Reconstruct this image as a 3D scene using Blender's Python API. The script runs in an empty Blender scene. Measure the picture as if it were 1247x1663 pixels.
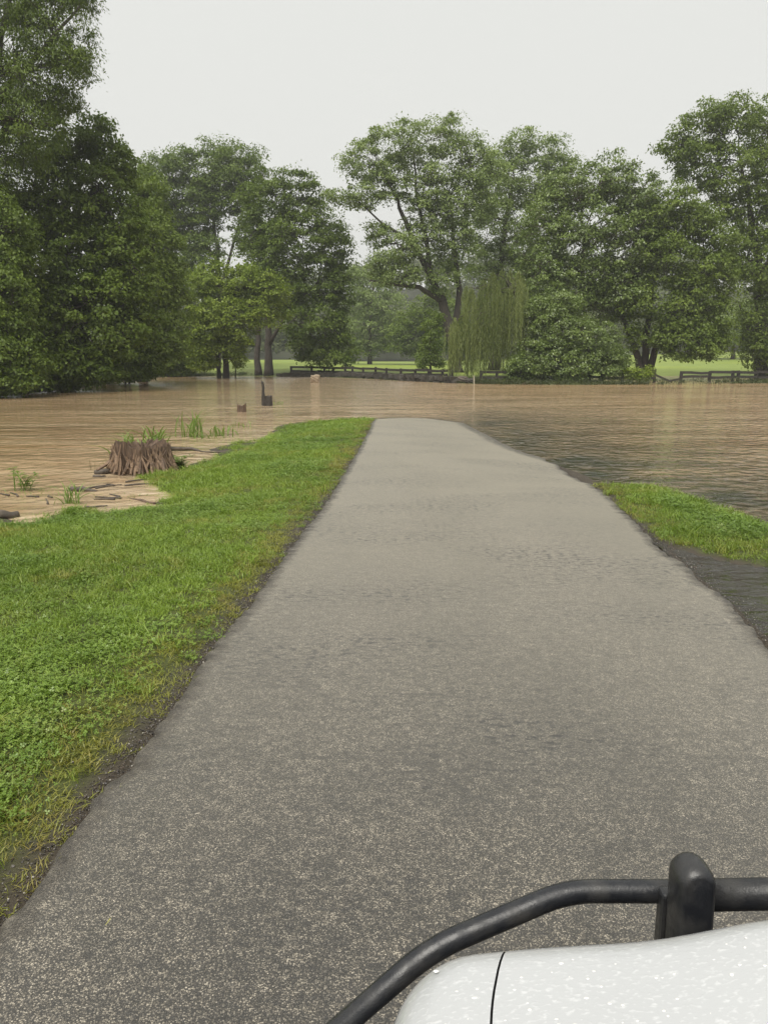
import bpy, bmesh, math, random
import numpy as np
from mathutils import Vector, Matrix
R = math.radians
random.seed(7)
rng = np.random.default_rng(11)
scene = bpy.context.scene
COL = scene.collection

# ------------------------------------------------------------------ camera, sky, sun, exposure
FPX, CX, CY, CAMZ, PITCH = 1250.0, 623.5, 831.5, 1.65, R(11.4)
cam_d = bpy.data.cameras.new('camera')
cam = bpy.data.objects.new('camera', cam_d); COL.objects.link(cam)
cam.location = (0, 0, CAMZ)
cam.rotation_euler = (R(90) - PITCH, 0, 0)
cam_d.sensor_fit = 'VERTICAL'; cam_d.sensor_height = 36.0
cam_d.lens = 36.0 * FPX / 1663.0
cam_d.clip_start = 0.05; cam_d.clip_end = 3000
scene.camera = cam

world = bpy.data.worlds.new('World'); scene.world = world
world.use_nodes = True
wn, wl = world.node_tree.nodes, world.node_tree.links
wn.clear()
sky = wn.new('ShaderNodeTexSky'); sky.sky_type = 'NISHITA'; sky.sun_disc = False
sky.sun_elevation = R(62); sky.sun_rotation = R(200); sky.air_density = 1.0; sky.dust_density = 6.0
hs = wn.new('ShaderNodeHueSaturation'); hs.inputs['Saturation'].default_value = 0.06
wl.new(sky.outputs[0], hs.inputs['Color'])
mx = wn.new('ShaderNodeMix'); mx.data_type = 'RGBA'; mx.inputs[0].default_value = 0.93      # an even layer of rain cloud over the sky
wl.new(hs.outputs[0], mx.inputs[6]); mx.inputs[7].default_value = (2.86, 2.88, 2.77, 1)
bgn = wn.new('ShaderNodeBackground'); bgn.inputs['Strength'].default_value = 0.10
wl.new(mx.outputs[2], bgn.inputs['Color'])
wo = wn.new('ShaderNodeOutputWorld'); wl.new(bgn.outputs[0], wo.inputs['Surface'])

sun_d = bpy.data.lights.new('sun', 'SUN'); sun_d.energy = 1.5; sun_d.angle = R(45); sun_d.color = (1.0, 0.955, 0.87)
sun = bpy.data.objects.new('sun', sun_d); COL.objects.link(sun)
sun.rotation_euler = (R(28), 0, R(-20))

vs = scene.view_settings
vs.view_transform = 'Standard'; vs.look = 'None'; vs.exposure = 1.50; vs.gamma = 1.0; vs.use_curve_mapping = False
scene.render.engine = 'CYCLES'
scene.cycles.use_denoising = True
scene.cycles.max_bounces = 6; scene.cycles.diffuse_bounces = 3; scene.cycles.glossy_bounces = 3
scene.cycles.transmission_bounces = 3; scene.cycles.transparent_max_bounces = 4; scene.cycles.volume_bounces = 0
scene.cycles.sample_clamp_indirect = 6.0

# ------------------------------------------------------------------ helpers
cp, sp = math.cos(PITCH), math.sin(PITCH)
def ray(px, py):
    u, v = (px - CX) / FPX, (CY - py) / FPX
    return np.array([u, cp + v * sp, -sp + v * cp])
def at(px, py, Y):                                  # point on the sight line at world distance Y
    d = ray(px, py); t = Y / d[1]
    return np.array([0, 0, CAMZ]) + d * t
def onz(px, py, z):
    d = ray(px, py); t = (z - CAMZ) / d[2]
    return np.array([0, 0, CAMZ]) + d * t

def link(o, parent=None):
    COL.objects.link(o)
    if parent is not None: o.parent = parent
    return o
def tag(o, label=None, cat=None, group=None, kind=None):
    if label: o['label'] = label
    if cat: o['category'] = cat
    if group: o['group'] = group
    if kind: o['kind'] = kind
    return o
def empty(name, loc=(0, 0, 0), rz=0.0):
    o = bpy.data.objects.new(name, None); o.empty_display_size = 0.2
    o.location = [float(c) for c in loc]; o.rotation_euler = (0, 0, rz); return link(o)

class MB:
    def __init__(s): s.v, s.f, s.n = [], [], 0
    def add(s, verts, faces):
        s.v.append(np.asarray(verts, float).reshape(-1, 3)); k = s.n
        s.f.extend([tuple(i + k for i in f) for f in faces]); s.n += len(s.v[-1])
    def box(s, c, size, M=None, jit=0.0):
        x, y, z = [q / 2 for q in size]
        v = np.array([(-x,-y,-z),(x,-y,-z),(x,y,-z),(-x,y,-z),(-x,-y,z),(x,-y,z),(x,y,z),(-x,y,z)])
        if jit: v = v + rng.uniform(-jit, jit, v.shape)
        if M is not None: v = v @ np.array(M).T
        s.add(v + np.array(c), [(0,3,2,1),(4,5,6,7),(0,1,5,4),(1,2,6,5),(2,3,7,6),(3,0,4,7)])
    def tube(s, pts, rad, n=8, cap=True, jit=0.0, ref=None):
        pts = np.asarray(pts, float); m = len(pts)
        rad = np.broadcast_to(np.asarray(rad, float), (m,))
        T = np.gradient(pts, axis=0); T /= np.linalg.norm(T, axis=1)[:, None] + 1e-9
        up = np.array([0, 0, 1.0]) if ref is None else np.array(ref, float)
        if abs(T[0] @ up) > 0.9: up = np.array([1.0, 0.2, 0])
        a = np.cross(T[0], up); a /= np.linalg.norm(a)
        V = []
        ang = np.linspace(0, 2 * np.pi, n, endpoint=False)
        for i in range(m):
            a = a - T[i] * (a @ T[i]); a /= np.linalg.norm(a) + 1e-9
            b = np.cross(T[i], a)
            r = rad[i] * (1 + (rng.uniform(-jit, jit, n) if jit else 0))
            V.append(pts[i] + (np.cos(ang) * r)[:, None] * a + (np.sin(ang) * r)[:, None] * b)
        V = np.concatenate(V)
        F = [(i*n+j, i*n+(j+1) % n, (i+1)*n+(j+1) % n, (i+1)*n+j) for i in range(m-1) for j in range(n)]
        if cap: F += [tuple(range(n-1, -1, -1)), tuple(range((m-1)*n, m*n))]
        s.add(V, F)
    def build(s, name, mat, parent=None, smooth=False, loc=None):
        me = bpy.data.meshes.new(name)
        V = np.concatenate(s.v) if s.v else np.zeros((0, 3))
        if loc is not None: V = V - np.array(loc)
        me.from_pydata(V.tolist(), [], s.f); me.update()
        if mat: me.materials.append(mat)
        if smooth: me.polygons.foreach_set('use_smooth', np.ones(len(me.polygons), bool))
        o = bpy.data.objects.new(name, me); link(o, parent)
        if loc is not None: o.location = [float(c) for c in loc]
        return o

def quads_mesh(name, V, mat, parent=None, tint=None, loc=(0, 0, 0)):     # V: (n,4,3)
    n = len(V); me = bpy.data.meshes.new(name)
    me.vertices.add(n * 4); me.vertices.foreach_set('co', (V.reshape(-1, 3) - np.array(loc)).astype(np.float32).ravel())
    me.loops.add(n * 4); me.loops.foreach_set('vertex_index', np.arange(n * 4, dtype=np.int32))
    me.polygons.add(n); me.polygons.foreach_set('loop_start', np.arange(0, n * 4, 4, dtype=np.int32))
    me.update(calc_edges=True)
    if tint is not None:
        a = me.attributes.new('tint', 'FLOAT', 'FACE'); a.data.foreach_set('value', tint.astype(np.float32))
    me.materials.append(mat)
    o = bpy.data.objects.new(name, me); link(o, parent)
    if parent is None: o.location = [float(c) for c in loc]
    return o

def vnoise(x, y, s=1.0, seed=0):                     # smooth value noise on numpy arrays
    r = np.random.default_rng(seed); T = r.random((64, 64))
    x, y = np.asarray(x, float) * s, np.asarray(y, float) * s
    xi, yi = np.floor(x).astype(int), np.floor(y).astype(int); fx, fy = x - xi, y - yi
    fx, fy = fx*fx*(3-2*fx), fy*fy*(3-2*fy)
    g = lambda a, b: T[a % 64, b % 64]
    return (g(xi,yi)*(1-fx)*(1-fy) + g(xi+1,yi)*fx*(1-fy) + g(xi,yi+1)*(1-fx)*fy + g(xi+1,yi+1)*fx*fy)
def sstep(a, b, x):
    t = np.clip((np.asarray(x, float) - a) / (b - a), 0, 1); return t*t*(3-2*t)

# ------------------------------------------------------------------ materials
def newmat(name):
    m = bpy.data.materials.new(name); m.use_nodes = True
    nt = m.node_tree; nt.nodes.clear()
    out = nt.nodes.new('ShaderNodeOutputMaterial')
    p = nt.nodes.new('ShaderNodeBsdfPrincipled'); nt.links.new(p.outputs[0], out.inputs[0])
    return m, nt, p, out
def N(nt, t, **kw):
    n = nt.nodes.new(t)
    for k, v in kw.items():
        if k.startswith('i_'): n.inputs[k[2:]].default_value = v
        else: setattr(n, k, v)
    return n
def noise(nt, vec, scale, detail=4, rough=0.55, dist=0.0):
    n = N(nt, 'ShaderNodeTexNoise'); n.inputs['Scale'].default_value = scale; n.inputs['Detail'].default_value = detail
    n.inputs['Roughness'].default_value = rough; n.inputs['Distortion'].default_value = dist
    if vec is not None: nt.links.new(vec, n.inputs['Vector'])
    return n
def ramp(nt, fac, stops):
    r = N(nt, 'ShaderNodeValToRGB'); e = r.color_ramp.elements
    while len(e) < len(stops): e.new(0.5)
    for q, (p, c) in zip(e, stops):
        q.position = p; q.color = (c, c, c, 1) if np.isscalar(c) else (*c, 1)
    nt.links.new(fac, r.inputs[0]); return r
def mixc(nt, fac, a, b, mode='MIX'):
    m = N(nt, 'ShaderNodeMix', data_type='RGBA', blend_type=mode)
    for s, v in ((0, fac), (6, a), (7, b)):
        if hasattr(v, 'is_output'): nt.links.new(v, m.inputs[s])
        elif s == 0: m.inputs[0].default_value = v
        else: m.inputs[s].default_value = (*v, 1) if len(v) == 3 else v
    return m.outputs[2]
def math_(nt, op, a, b=None, clamp=False):
    m = N(nt, 'ShaderNodeMath', operation=op, use_clamp=clamp)
    for i, v in enumerate((a, b)):
        if v is None: continue
        if hasattr(v, 'is_output'): nt.links.new(v, m.inputs[i])
        else: m.inputs[i].default_value = v
    return m.outputs[0]
def bump(nt, h, dist, strength=1.0, prev=None):
    b = N(nt, 'ShaderNodeBump'); b.inputs['Distance'].default_value = dist; b.inputs['Strength'].default_value = strength
    nt.links.new(h, b.inputs['Height'])
    if prev is not None: nt.links.new(prev, b.inputs['Normal'])
    return b.outputs[0]
def coords(nt, kind='Object', scale=None):
    tc = N(nt, 'ShaderNodeTexCoord'); o = tc.outputs[kind]
    if scale is None: return o
    mp = N(nt, 'ShaderNodeMapping'); mp.inputs['Scale'].default_value = scale
    nt.links.new(o, mp.inputs[0]); return mp.outputs[0]
def geopos(nt, scale=None):
    g = N(nt, 'ShaderNodeNewGeometry').outputs['Position']
    if scale is None: return g
    mp = N(nt, 'ShaderNodeMapping'); mp.inputs['Scale'].default_value = scale
    nt.links.new(g, mp.inputs[0]); return mp.outputs[0]

def leaf_mat(name, c0, c1, rough=0.5, trans=0.36, spec=0.32, random_=False):
    m, nt, p, out = newmat(name)
    if random_:
        f = N(nt, 'ShaderNodeObjectInfo').outputs['Random']
    else:
        f = N(nt, 'ShaderNodeAttribute', attribute_name='tint').outputs['Fac']
    c = mixc(nt, f, c0, c1)
    nt.links.new(c, p.inputs['Base Color'])
    p.inputs['Roughness'].default_value = rough; p.inputs['Specular IOR Level'].default_value = spec
    t = N(nt, 'ShaderNodeBsdfTranslucent')
    nt.links.new(mixc(nt, 0.5, c, (0.16, 0.24, 0.02), 'MIX'), t.inputs[0])
    ms = N(nt, 'ShaderNodeMixShader'); ms.inputs[0].default_value = trans
    nt.links.new(p.outputs[0], ms.inputs[1]); nt.links.new(t.outputs[0], ms.inputs[2])
    nt.links.new(ms.outputs[0], out.inputs[0])
    return m

def bark_mat(name, a, b, scale=(9, 9, 1.6), rough=0.8, d=0.03):
    m, nt, p, out = newmat(name)
    v = geopos(nt, scale); n = noise(nt, v, 1.6, 6, 0.65, 0.4)
    r = ramp(nt, n.outputs[0], [(0.3, a), (0.72, b)])
    nt.links.new(r.outputs[0], p.inputs['Base Color']); p.inputs['Roughness'].default_value = rough
    nt.links.new(bump(nt, n.outputs[0], d, 0.9), p.inputs['Normal'])
    return m
M_bark = bark_mat('bark', (0.025, 0.021, 0.017), (0.085, 0.07, 0.055))
M_barkpale = bark_mat('bark_pale', (0.09, 0.08, 0.06), (0.22, 0.19, 0.14))
M_oldwood = bark_mat('weathered_wood', (0.035, 0.028, 0.022), (0.12, 0.095, 0.07), (5, 5, 5), 0.7, 0.01)
M_fence = bark_mat('dark_wet_rail', (0.014, 0.012, 0.010), (0.05, 0.042, 0.034), (5, 5, 5), 0.7, 0.01)
M_deadwood = bark_mat('dead_wood', (0.035, 0.022, 0.014), (0.17, 0.11, 0.07), (30, 30, 4), 0.75, 0.012)
M_redwood = bark_mat('red_rotten_wood', (0.060, 0.038, 0.024), (0.30, 0.20, 0.125), (38, 38, 5), 0.75, 0.012)
M_palewood = bark_mat('pale_wood', (0.16, 0.12, 0.08), (0.36, 0.28, 0.19), (6, 6, 6), 0.75, 0.02)
M_stone = bark_mat('dark_stone', (0.016, 0.014, 0.011), (0.075, 0.066, 0.05), (3, 3, 3), 0.75, 0.03)

# ------------------------------------------------------------------ terrain
WL = -0.24
shore_px = [(-900,930),(-420,885),(-150,860),(-40,850),(28,846),(60,840),(110,826),(170,828),(222,823),(243,806),(215,790),(196,775),
            (230,768),(292,765),(318,758),(338,744),(372,730),(405,716),(440,702),(480,691),(540,685),(600,682),(650,680),(700,681),(745,687),(775,703),
            (803,720),(862,741),(915,757),(968,783),(1010,784),(1070,793),(1130,812),(1190,833),(1247,853),(1400,905),(1700,1010)]
shore1 = [onz(x, y, WL)[:2] for x, y in shore_px]
shore1 = np.array(shore1 + [(14, -2.0), (30, -40), (60, -160), (-420, -160), (-420, -40), (-60, 0)])
far_px = [(-700,690),(-300,661),(-120,650),(0,640),(60,635),(110,631),(150,624),(200,618),(240,613),(280,611.5),(330,611),(400,610.5),(460,611.5),(540,612.5),
          (600,615),(660,619),(735,622.5),(830,624.5),(930,625),(1050,624.5),(1247,622.5),(1500,621)]
shore2 = [onz(x, y, WL)[:2] for x, y in far_px]
shore2 = np.array([(-420, 20), (-120, 22)] + shore2[0:] + [(160, 62), (500, 62), (500, 620), (-520, 620)])

def sdist(poly, X, Y):                               # signed distance, positive inside
    X = np.asarray(X, float).ravel(); Y = np.asarray(Y, float).ravel()
    d2 = np.full(X.shape, 1e18); ins = np.zeros(X.shape, bool)
    n = len(poly)
    for i in range(n):
        a, b = poly[i], poly[(i+1) % n]; e = b - a; L = e @ e + 1e-12
        t = np.clip(((X-a[0])*e[0] + (Y-a[1])*e[1]) / L, 0, 1)
        d2 = np.minimum(d2, (X-a[0]-t*e[0])**2 + (Y-a[1]-t*e[1])**2)
        c = ((a[1] > Y) != (b[1] > Y)); xs = a[0] + (Y-a[1]) / (b[1]-a[1] + 1e-12) * e[0]
        ins ^= c & (X < xs)
    return np.sqrt(d2) * np.where(ins, 1, -1)

def H(X, Y):
    sh = np.shape(X); X = np.asarray(X, float).ravel(); Y = np.asarray(Y, float).ravel()
    a, b = sdist(shore1, X, Y), sdist(shore2, X, Y)
    a = a + ((vnoise(X + 60, Y + 60, 0.8, 61) - 0.5) * 1.1 + (vnoise(X + 60, Y + 60, 2.4, 62) - 0.5) * 0.6) * np.exp(-np.abs(a) / 1.3) * sstep(-0.3, -1.0, X) * (Y < 40)
    ha = np.where(a > 0, 0.25 * (1 - np.exp(-a / 2.0)), np.maximum(-0.9, 0.10 * a))
    rise = 0.45 * (1 - np.exp(-np.maximum(b, 0) / 2.5)) + 0.4 * sstep(75, 170, Y) + 0.03 * np.maximum(X - 8, 0) * sstep(80, 175, Y)
    rise = rise + np.where((X < -8), 0.4 * sstep(1, 10, b), 0)
    hill = 31 * sstep(205, 345, Y) * (0.82 + 0.18 * np.sin(X * 0.018 + 0.6)) + 8 * sstep(120, 260, np.abs(X)) * sstep(60, 200, Y)
    pool = 0.75 * sstep(2.2, 4.5, b) * sstep(84, 76, Y) * sstep(14, 20, X) + 0.9 * sstep(84, 88, Y) * sstep(102, 95, Y) * sstep(-34, -30, X) * sstep(-9, -13, X)
    hb = np.where(b > 0, rise - pool, np.maximum(-0.9, 0.10 * b)) + np.where(b > 0, hill, 0)
    h = np.maximum(ha, hb)
    return (WL + h).reshape(sh)
def H1(x, y): return float(H(np.array([x]), np.array([y]))[0])
def hit(px, py):                                     # where the sight line meets the ground
    d = ray(px, py); t = (CAMZ + 0.05) / -d[2] * 0.6
    ts = t * np.linspace(1, 2.2, 500)
    P = np.array([0, 0, CAMZ]) + ts[:, None] * d
    g = P[:, 2] - H(P[:, 0], P[:, 1]); k = int(np.argmax(g < 0)) if (g < 0).any() else len(ts) - 1
    return P[k]

# road edges, taken off the photograph onto the ground
left_px = [(0,1497),(120,1345),(250,1180),(330,1072),(400,980),(480,882),(540,792),(576,738),(602,690)]
right_px = [(1247,1036),(1160,958),(1082,890),(1030,845),(968,791),(905,762)]
Lw = np.array([hit(*p)[:2] for p in left_px]); Rw = np.array([hit(*p)[:2] for p in right_px])
Lc = np.polyfit(Lw[:, 1], Lw[:, 0], 2); Rc = np.polyfit(Rw[:, 1], Rw[:, 0], 1)
def xl(y): return np.polyval(Lc, np.clip(y, -60, 24)) + np.maximum(y - 24, 0) * 0.10
WID = float(np.mean(np.polyval(Rc, np.array([5., 8.])) - np.polyval(Lc, np.array([5., 8.]))))
def xr(y):
    y = np.asarray(y, float); w = sstep(9, 16, y)
    lo = np.interp(y, Rw[np.argsort(Rw[:, 1]), 1], Rw[np.argsort(Rw[:, 1]), 0])
    lo = np.where(y < Rw[:, 1].min(), Rw[np.argmin(Rw[:, 1]), 0] - (Rw[:, 1].min() - y) * 0.04, lo)
    return lo * (1 - w) + (xl(y) + WID + 0.15) * w
print('ROAD width', WID, 'left', Lw.round(2).tolist(), 'right', Rw.round(2).tolist())
def roadd(X, Y):                                     # positive inside the road
    return np.minimum(X - xl(Y), xr(Y) - X)

pud_px = [(1048,868),(1100,893),(1170,912),(1247,928),(1420,975),(1560,1100),(1420,1130),(1330,1085),(1240,1030),(1160,955),(1100,902),(1062,882)]
pud = np.array([onz(x, y, -0.10)[:2] for x, y in pud_px])
isl_px = [(968,788),(1070,797),(1150,825),(1247,860),(1420,915),(1450,965),(1247,920),(1160,903),(1085,880)]
isl = np.array([onz(x, y, -0.12)[:2] for x, y in isl_px])
PZ = -0.105
def Hg(X, Y):                                        # finished ground under everything
    h = H(X, Y); sh = h.shape; Xf, Yf = np.ravel(X), np.ravel(Y)
    near = (Yf < 30) & (Yf > -60) & (np.abs(Xf) < 30)
    o = np.zeros(Xf.shape)
    if near.any():
        x, y = Xf[near], Yf[near]; hh = h.ravel()[near]
        i = sdist(isl, x, y); hh = np.maximum(hh, np.where(i > 0, -0.09 + 0.05 * sstep(0, 0.4, i), -9))
        q = sdist(pud, x, y); hh = hh + (np.minimum(hh, -0.19) - hh) * sstep(-0.05, 0.16, q)
        rd = roadd(x, y)
        hh = hh - 0.07 * sstep(0.0, 0.12, rd) - 0.012 * sstep(-0.25, -0.02, rd) * sstep(0.05, 0.0, rd)
        bumpy = (vnoise(x, y, 1.3, 3) - 0.5) * 0.05 + (vnoise(x, y, 5.0, 4) - 0.5) * 0.025
        hh = hh + bumpy * sstep(-0.05, -0.5, rd) * sstep(-0.0, 0.35, hh - WL + 0.12)
        o[near] = hh - h.ravel()[near]
    return (h.ravel() + o).reshape(sh)

def axis(lo, hi, dlo, dhi, step, grow=1.18):
    a = list(np.arange(dlo, dhi + 1e-6, step)); s = step
    while a[-1] < hi: s *= grow; a.append(min(a[-1] + min(s, 14), hi))
    s = step; b = [dlo]
    while b[-1] > lo: s *= grow; b.append(max(b[-1] - min(s, 14), lo))
    return np.array(b[:0:-1] + a)
def sheet(name, xs, ys, zf, mat, attrs=None, keep=None, smooth=True):
    X, Y = np.meshgrid(xs, ys); Z = zf(X, Y); nx, ny = len(xs), len(ys)
    me = bpy.data.meshes.new(name)
    i = np.arange(nx * ny).reshape(ny, nx)
    F = np.stack([i[:-1, :-1], i[:-1, 1:], i[1:, 1:], i[1:, :-1]], -1).reshape(-1, 4)
    if keep is not None:
        kc = keep(X, Y); kf = (kc[:-1, :-1] | kc[:-1, 1:] | kc[1:, 1:] | kc[1:, :-1]).ravel(); F = F[kf]
    n = len(F)
    me.vertices.add(nx * ny); me.vertices.foreach_set('co', np.stack([X, Y, Z], -1).astype(np.float32).ravel())
    me.loops.add(n * 4); me.loops.foreach_set('vertex_index', F.astype(np.int32).ravel())
    me.polygons.add(n); me.polygons.foreach_set('loop_start', np.arange(0, n * 4, 4, dtype=np.int32))
    me.update(calc_edges=True)
    if smooth: me.polygons.foreach_set('use_smooth', np.ones(n, bool))
    for k, fn in (attrs or {}).items():
        a = me.attributes.new(k, 'FLOAT', 'POINT'); a.data.foreach_set('value', fn(X, Y, Z).astype(np.float32).ravel())
    me.materials.append(mat); o = bpy.data.objects.new(name, me); return link(o)

def ground_mat():
    m, nt, p, out = newmat('ground')
    v = geopos(nt)
    n1 = noise(nt, v, 0.7, 5, 0.6); n2 = noise(nt, v, 14, 5, 0.7); n3 = noise(nt, v, 0.05, 3, 0.5); n4 = noise(nt, v, 90, 4, 0.7)
    green = mixc(nt, ramp(nt, n2.outputs[0], [(0.35, 0.0), (0.65, 1.0)]).outputs[0], (0.035, 0.042, 0.014), (0.075, 0.09, 0.022))
    soil = mixc(nt, n4.outputs[0], (0.018, 0.015, 0.012), (0.095, 0.078, 0.056))
    field = mixc(nt, ramp(nt, n1.outputs[0], [(0.35, 0.0), (0.7, 1.0)]).outputs[0], (0.170, 0.215, 0.03), (0.225, 0.280, 0.05))
    field = mixc(nt, ramp(nt, n3.outputs[0], [(0.4, 0.0), (0.62, 0.6)]).outputs[0], field, (0.15, 0.20, 0.055))
    wood = mixc(nt, n1.outputs[0], (0.03, 0.026, 0.016), (0.04, 0.055, 0.02))
    g = N(nt, 'ShaderNodeAttribute', attribute_name='soil').outputs['Fac']
    fl = N(nt, 'ShaderNodeAttribute', attribute_name='field').outputs['Fac']
    wd = N(nt, 'ShaderNodeAttribute', attribute_name='wood').outputs['Fac']
    c = mixc(nt, g, green, soil); c = mixc(nt, fl, c, field); c = mixc(nt, wd, c, wood)
    nt.links.new(c, p.inputs['Base Color']); p.inputs['Roughness'].default_value = 0.75
    p.inputs['Specular IOR Level'].default_value = 0.25
    nt.links.new(bump(nt, n4.outputs[0], 0.012, 0.8), p.inputs['Normal'])
    return m
def soilmask(X, Y):
    rd = roadd(X, Y); q = sdist(pud, X, Y).reshape(np.shape(X))
    nz = vnoise(X, Y, 3.0, 8); nz2 = vnoise(X, Y, 0.9, 9)
    band = 0.02 + 0.11 * nz * nz2 + 0.12 * sstep(7, 2.5, Y) * nz2
    s = sstep(-band - 0.12, -band + 0.02, rd)
    i = sdist(isl, X, Y).reshape(np.shape(X))
    s = np.maximum(s, sstep(0.6, 0.9, X) * sstep(0.0, -0.12, i) * (rd < 0))
    a1 = sdist(shore1, X, Y).reshape(np.shape(X)); s = np.maximum(s, sstep(0.35, 0.0, a1 + (nz - 0.5) * 0.6))
    return np.maximum(s, sstep(-0.12, 0.02, q))
def fieldmask(X, Y, Z):
    b = sdist(shore2, X, Y).reshape(np.shape(X))
    return sstep(4, 7, b) * (1 - sstep(176, 182, Y)) * sstep(62, 66, Y) * np.where(X < -36, 0, 1)
def woodmask(X, Y, Z):
    b = sdist(shore2, X, Y).reshape(np.shape(X))
    return np.maximum(sstep(178, 184, Y), (b > -1) * np.where(X < -36, 1.0, 0.0))
gx = axis(-430, 430, -8.5, 5.2, 0.11); gy = axis(-150, 520, 0.6, 22, 0.13)
terrain = sheet('ground', gx, gy, Hg, ground_mat(), {'soil': lambda X, Y, Z: np.where((np.abs(Y) < 60), soilmask(X, Y), 0) * (Y < 45), 'field': fieldmask, 'wood': woodmask})
tag(terrain, 'grass and earth banks, green pasture and wooded hill around the floodwater', 'ground', kind='structure')

# ------------------------------------------------------------------ water
def water_mat():
    m, nt, p, out = newmat('muddy_water')
    v = geopos(nt)
    sed = noise(nt, geopos(nt, (0.22, 0.9, 1)), 1.0, 4, 0.55, 0.6)
    big = noise(nt, geopos(nt, (0.05, 0.16, 1)), 1.0, 3, 0.5)
    c = mixc(nt, ramp(nt, sed.outputs[0], [(0.36, 0.0), (0.64, 1.0)]).outputs[0], (0.166, 0.104, 0.052), (0.39, 0.28, 0.168))
    c = mixc(nt, ramp(nt, big.outputs[0], [(0.35, 0.0), (0.7, 0.7)]).outputs[0], c, (0.29, 0.185, 0.092))
    stk = noise(nt, geopos(nt, (0.11, 0.75, 1)), 1.0, 5, 0.62, 1.4)
    c = mixc(nt, ramp(nt, stk.outputs[0], [(0.52, 0.0), (0.68, 0.75)]).outputs[0], c, (0.47, 0.36, 0.225))
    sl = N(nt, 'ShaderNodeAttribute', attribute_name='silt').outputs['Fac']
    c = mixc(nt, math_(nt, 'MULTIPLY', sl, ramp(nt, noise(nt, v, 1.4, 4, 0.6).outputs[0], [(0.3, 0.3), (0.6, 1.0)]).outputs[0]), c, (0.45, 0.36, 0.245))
    sh = N(nt, 'ShaderNodeAttribute', attribute_name='shallow').outputs['Fac']
    shn = math_(nt, 'MULTIPLY', sh, ramp(nt, noise(nt, v, 0.9, 4, 0.6).outputs[0], [(0.25, 0.55), (0.6, 1.0)]).outputs[0])
    c = mixc(nt, shn, c, (0.045, 0.045, 0.034))
    nt.links.new(c, p.inputs['Base Color'])
    p.inputs['Roughness'].default_value = 0.06; p.inputs['IOR'].default_value = 1.33
    # rain dimples and current ripples
    vo = N(nt, 'ShaderNodeTexVoronoi'); vo.inputs['Scale'].default_value = 3.4; nt.links.new(v, vo.inputs['Vector'])
    ring = math_(nt, 'SINE', math_(nt, 'MULTIPLY', vo.outputs['Distance'], 34.0))
    fall = ramp(nt, vo.outputs['Distance'], [(0.0, 1.0), (0.62, 0.0)])
    sel = ramp(nt, vo.outputs['Color'], [(0.30, 0.0), (0.5, 1.0)])
    ring = math_(nt, 'MULTIPLY', math_(nt, 'MULTIPLY', ring, fall.outputs[0]), sel.outputs[0])
    fle = noise(nt, v, 3.6, 1, 0.5, 0.2)
    ring = math_(nt, 'ADD', math_(nt, 'MULTIPLY', ring, 0.3), math_(nt, 'MULTIPLY', ramp(nt, fle.outputs[0], [(0.30, 0.0), (0.78, 1.0)]).outputs[0], 2.2))
    rip = noise(nt, geopos(nt, (1.0, 1.25, 1)), 4.2, 4, 0.6, 0.5)
    rip2 = noise(nt, geopos(nt, (0.55, 0.95, 1)), 1.1, 3, 0.55, 1.2)
    cho = N(nt, 'ShaderNodeAttribute', attribute_name='rain').outputs['Fac']
    calm = ramp(nt, noise(nt, geopos(nt, (0.10, 0.30, 1)), 1.0, 4, 0.6, 0.8).outputs[0], [(0.38, 0.25), (0.60, 1.0)])
    b1 = bump(nt, math_(nt, 'MULTIPLY', rip2.outputs[0], calm.outputs[0]), 0.08, 0.9)
    b2 = bump(nt, math_(nt, 'MULTIPLY', math_(nt, 'MULTIPLY', rip.outputs[0], calm.outputs[0]), cho), 0.10, 1.0, b1)
    b3 = N(nt, 'ShaderNodeBump'); b3.inputs['Distance'].default_value = 0.07
    nt.links.new(ring, b3.inputs['Height']); nt.links.new(b2, b3.inputs['Normal']); nt.links.new(cho, b3.inputs['Strength'])
    nt.links.new(b3.outputs[0], p.inputs['Normal'])
    return m
def shallow_reflectf(X, Y, Z):
    a = -sdist(shore1, X, Y).reshape(np.shape(X))
    right = sstep(0.5, 3.0, X - 0.02 * Y)
    rdd = sstep(-0.1, 0.15, roadd(X, Y)) * np.exp(-np.maximum(a, 0) / 1.0) * (Y < 40)
    return np.maximum(np.clip(np.exp(-np.maximum(a, 0) / 4.6) * 1.15, 0, 1) * right, rdd)  # dark submerged road, widened on the right as painted tree reflection
def silt_sheenf(X, Y, Z):
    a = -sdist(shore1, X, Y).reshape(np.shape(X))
    return np.maximum(np.exp(-np.maximum(a, 0) / 1.5) * sstep(0.2, -0.8, X) * 0.9, 0.62 * np.exp(-((X + 4) / 7.5) ** 2) * sstep(17, 26, Y))  # silt along the shore, plus a cream mid-river band painting sky sheen
def rainf(X, Y, Z):
    return 0.14 + 0.86 * sstep(-2, 5, X - 0.02 * Y)
M_water = water_mat()
wx = axis(-190, 190, -14, 24, 0.3); wy = axis(4, 108, 7, 26, 0.3)
wkeep = lambda X, Y: (Hg(X, Y) < WL + 0.06)
water = sheet('floodwater', wx, wy, lambda X, Y: np.full(X.shape, WL), M_water, {'silt': silt_sheenf, 'shallow': shallow_reflectf, 'rain': rainf}, wkeep)
tag(water, 'muddy brown floodwater covering the road and meadow', 'floodwater', kind='structure')

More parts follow.
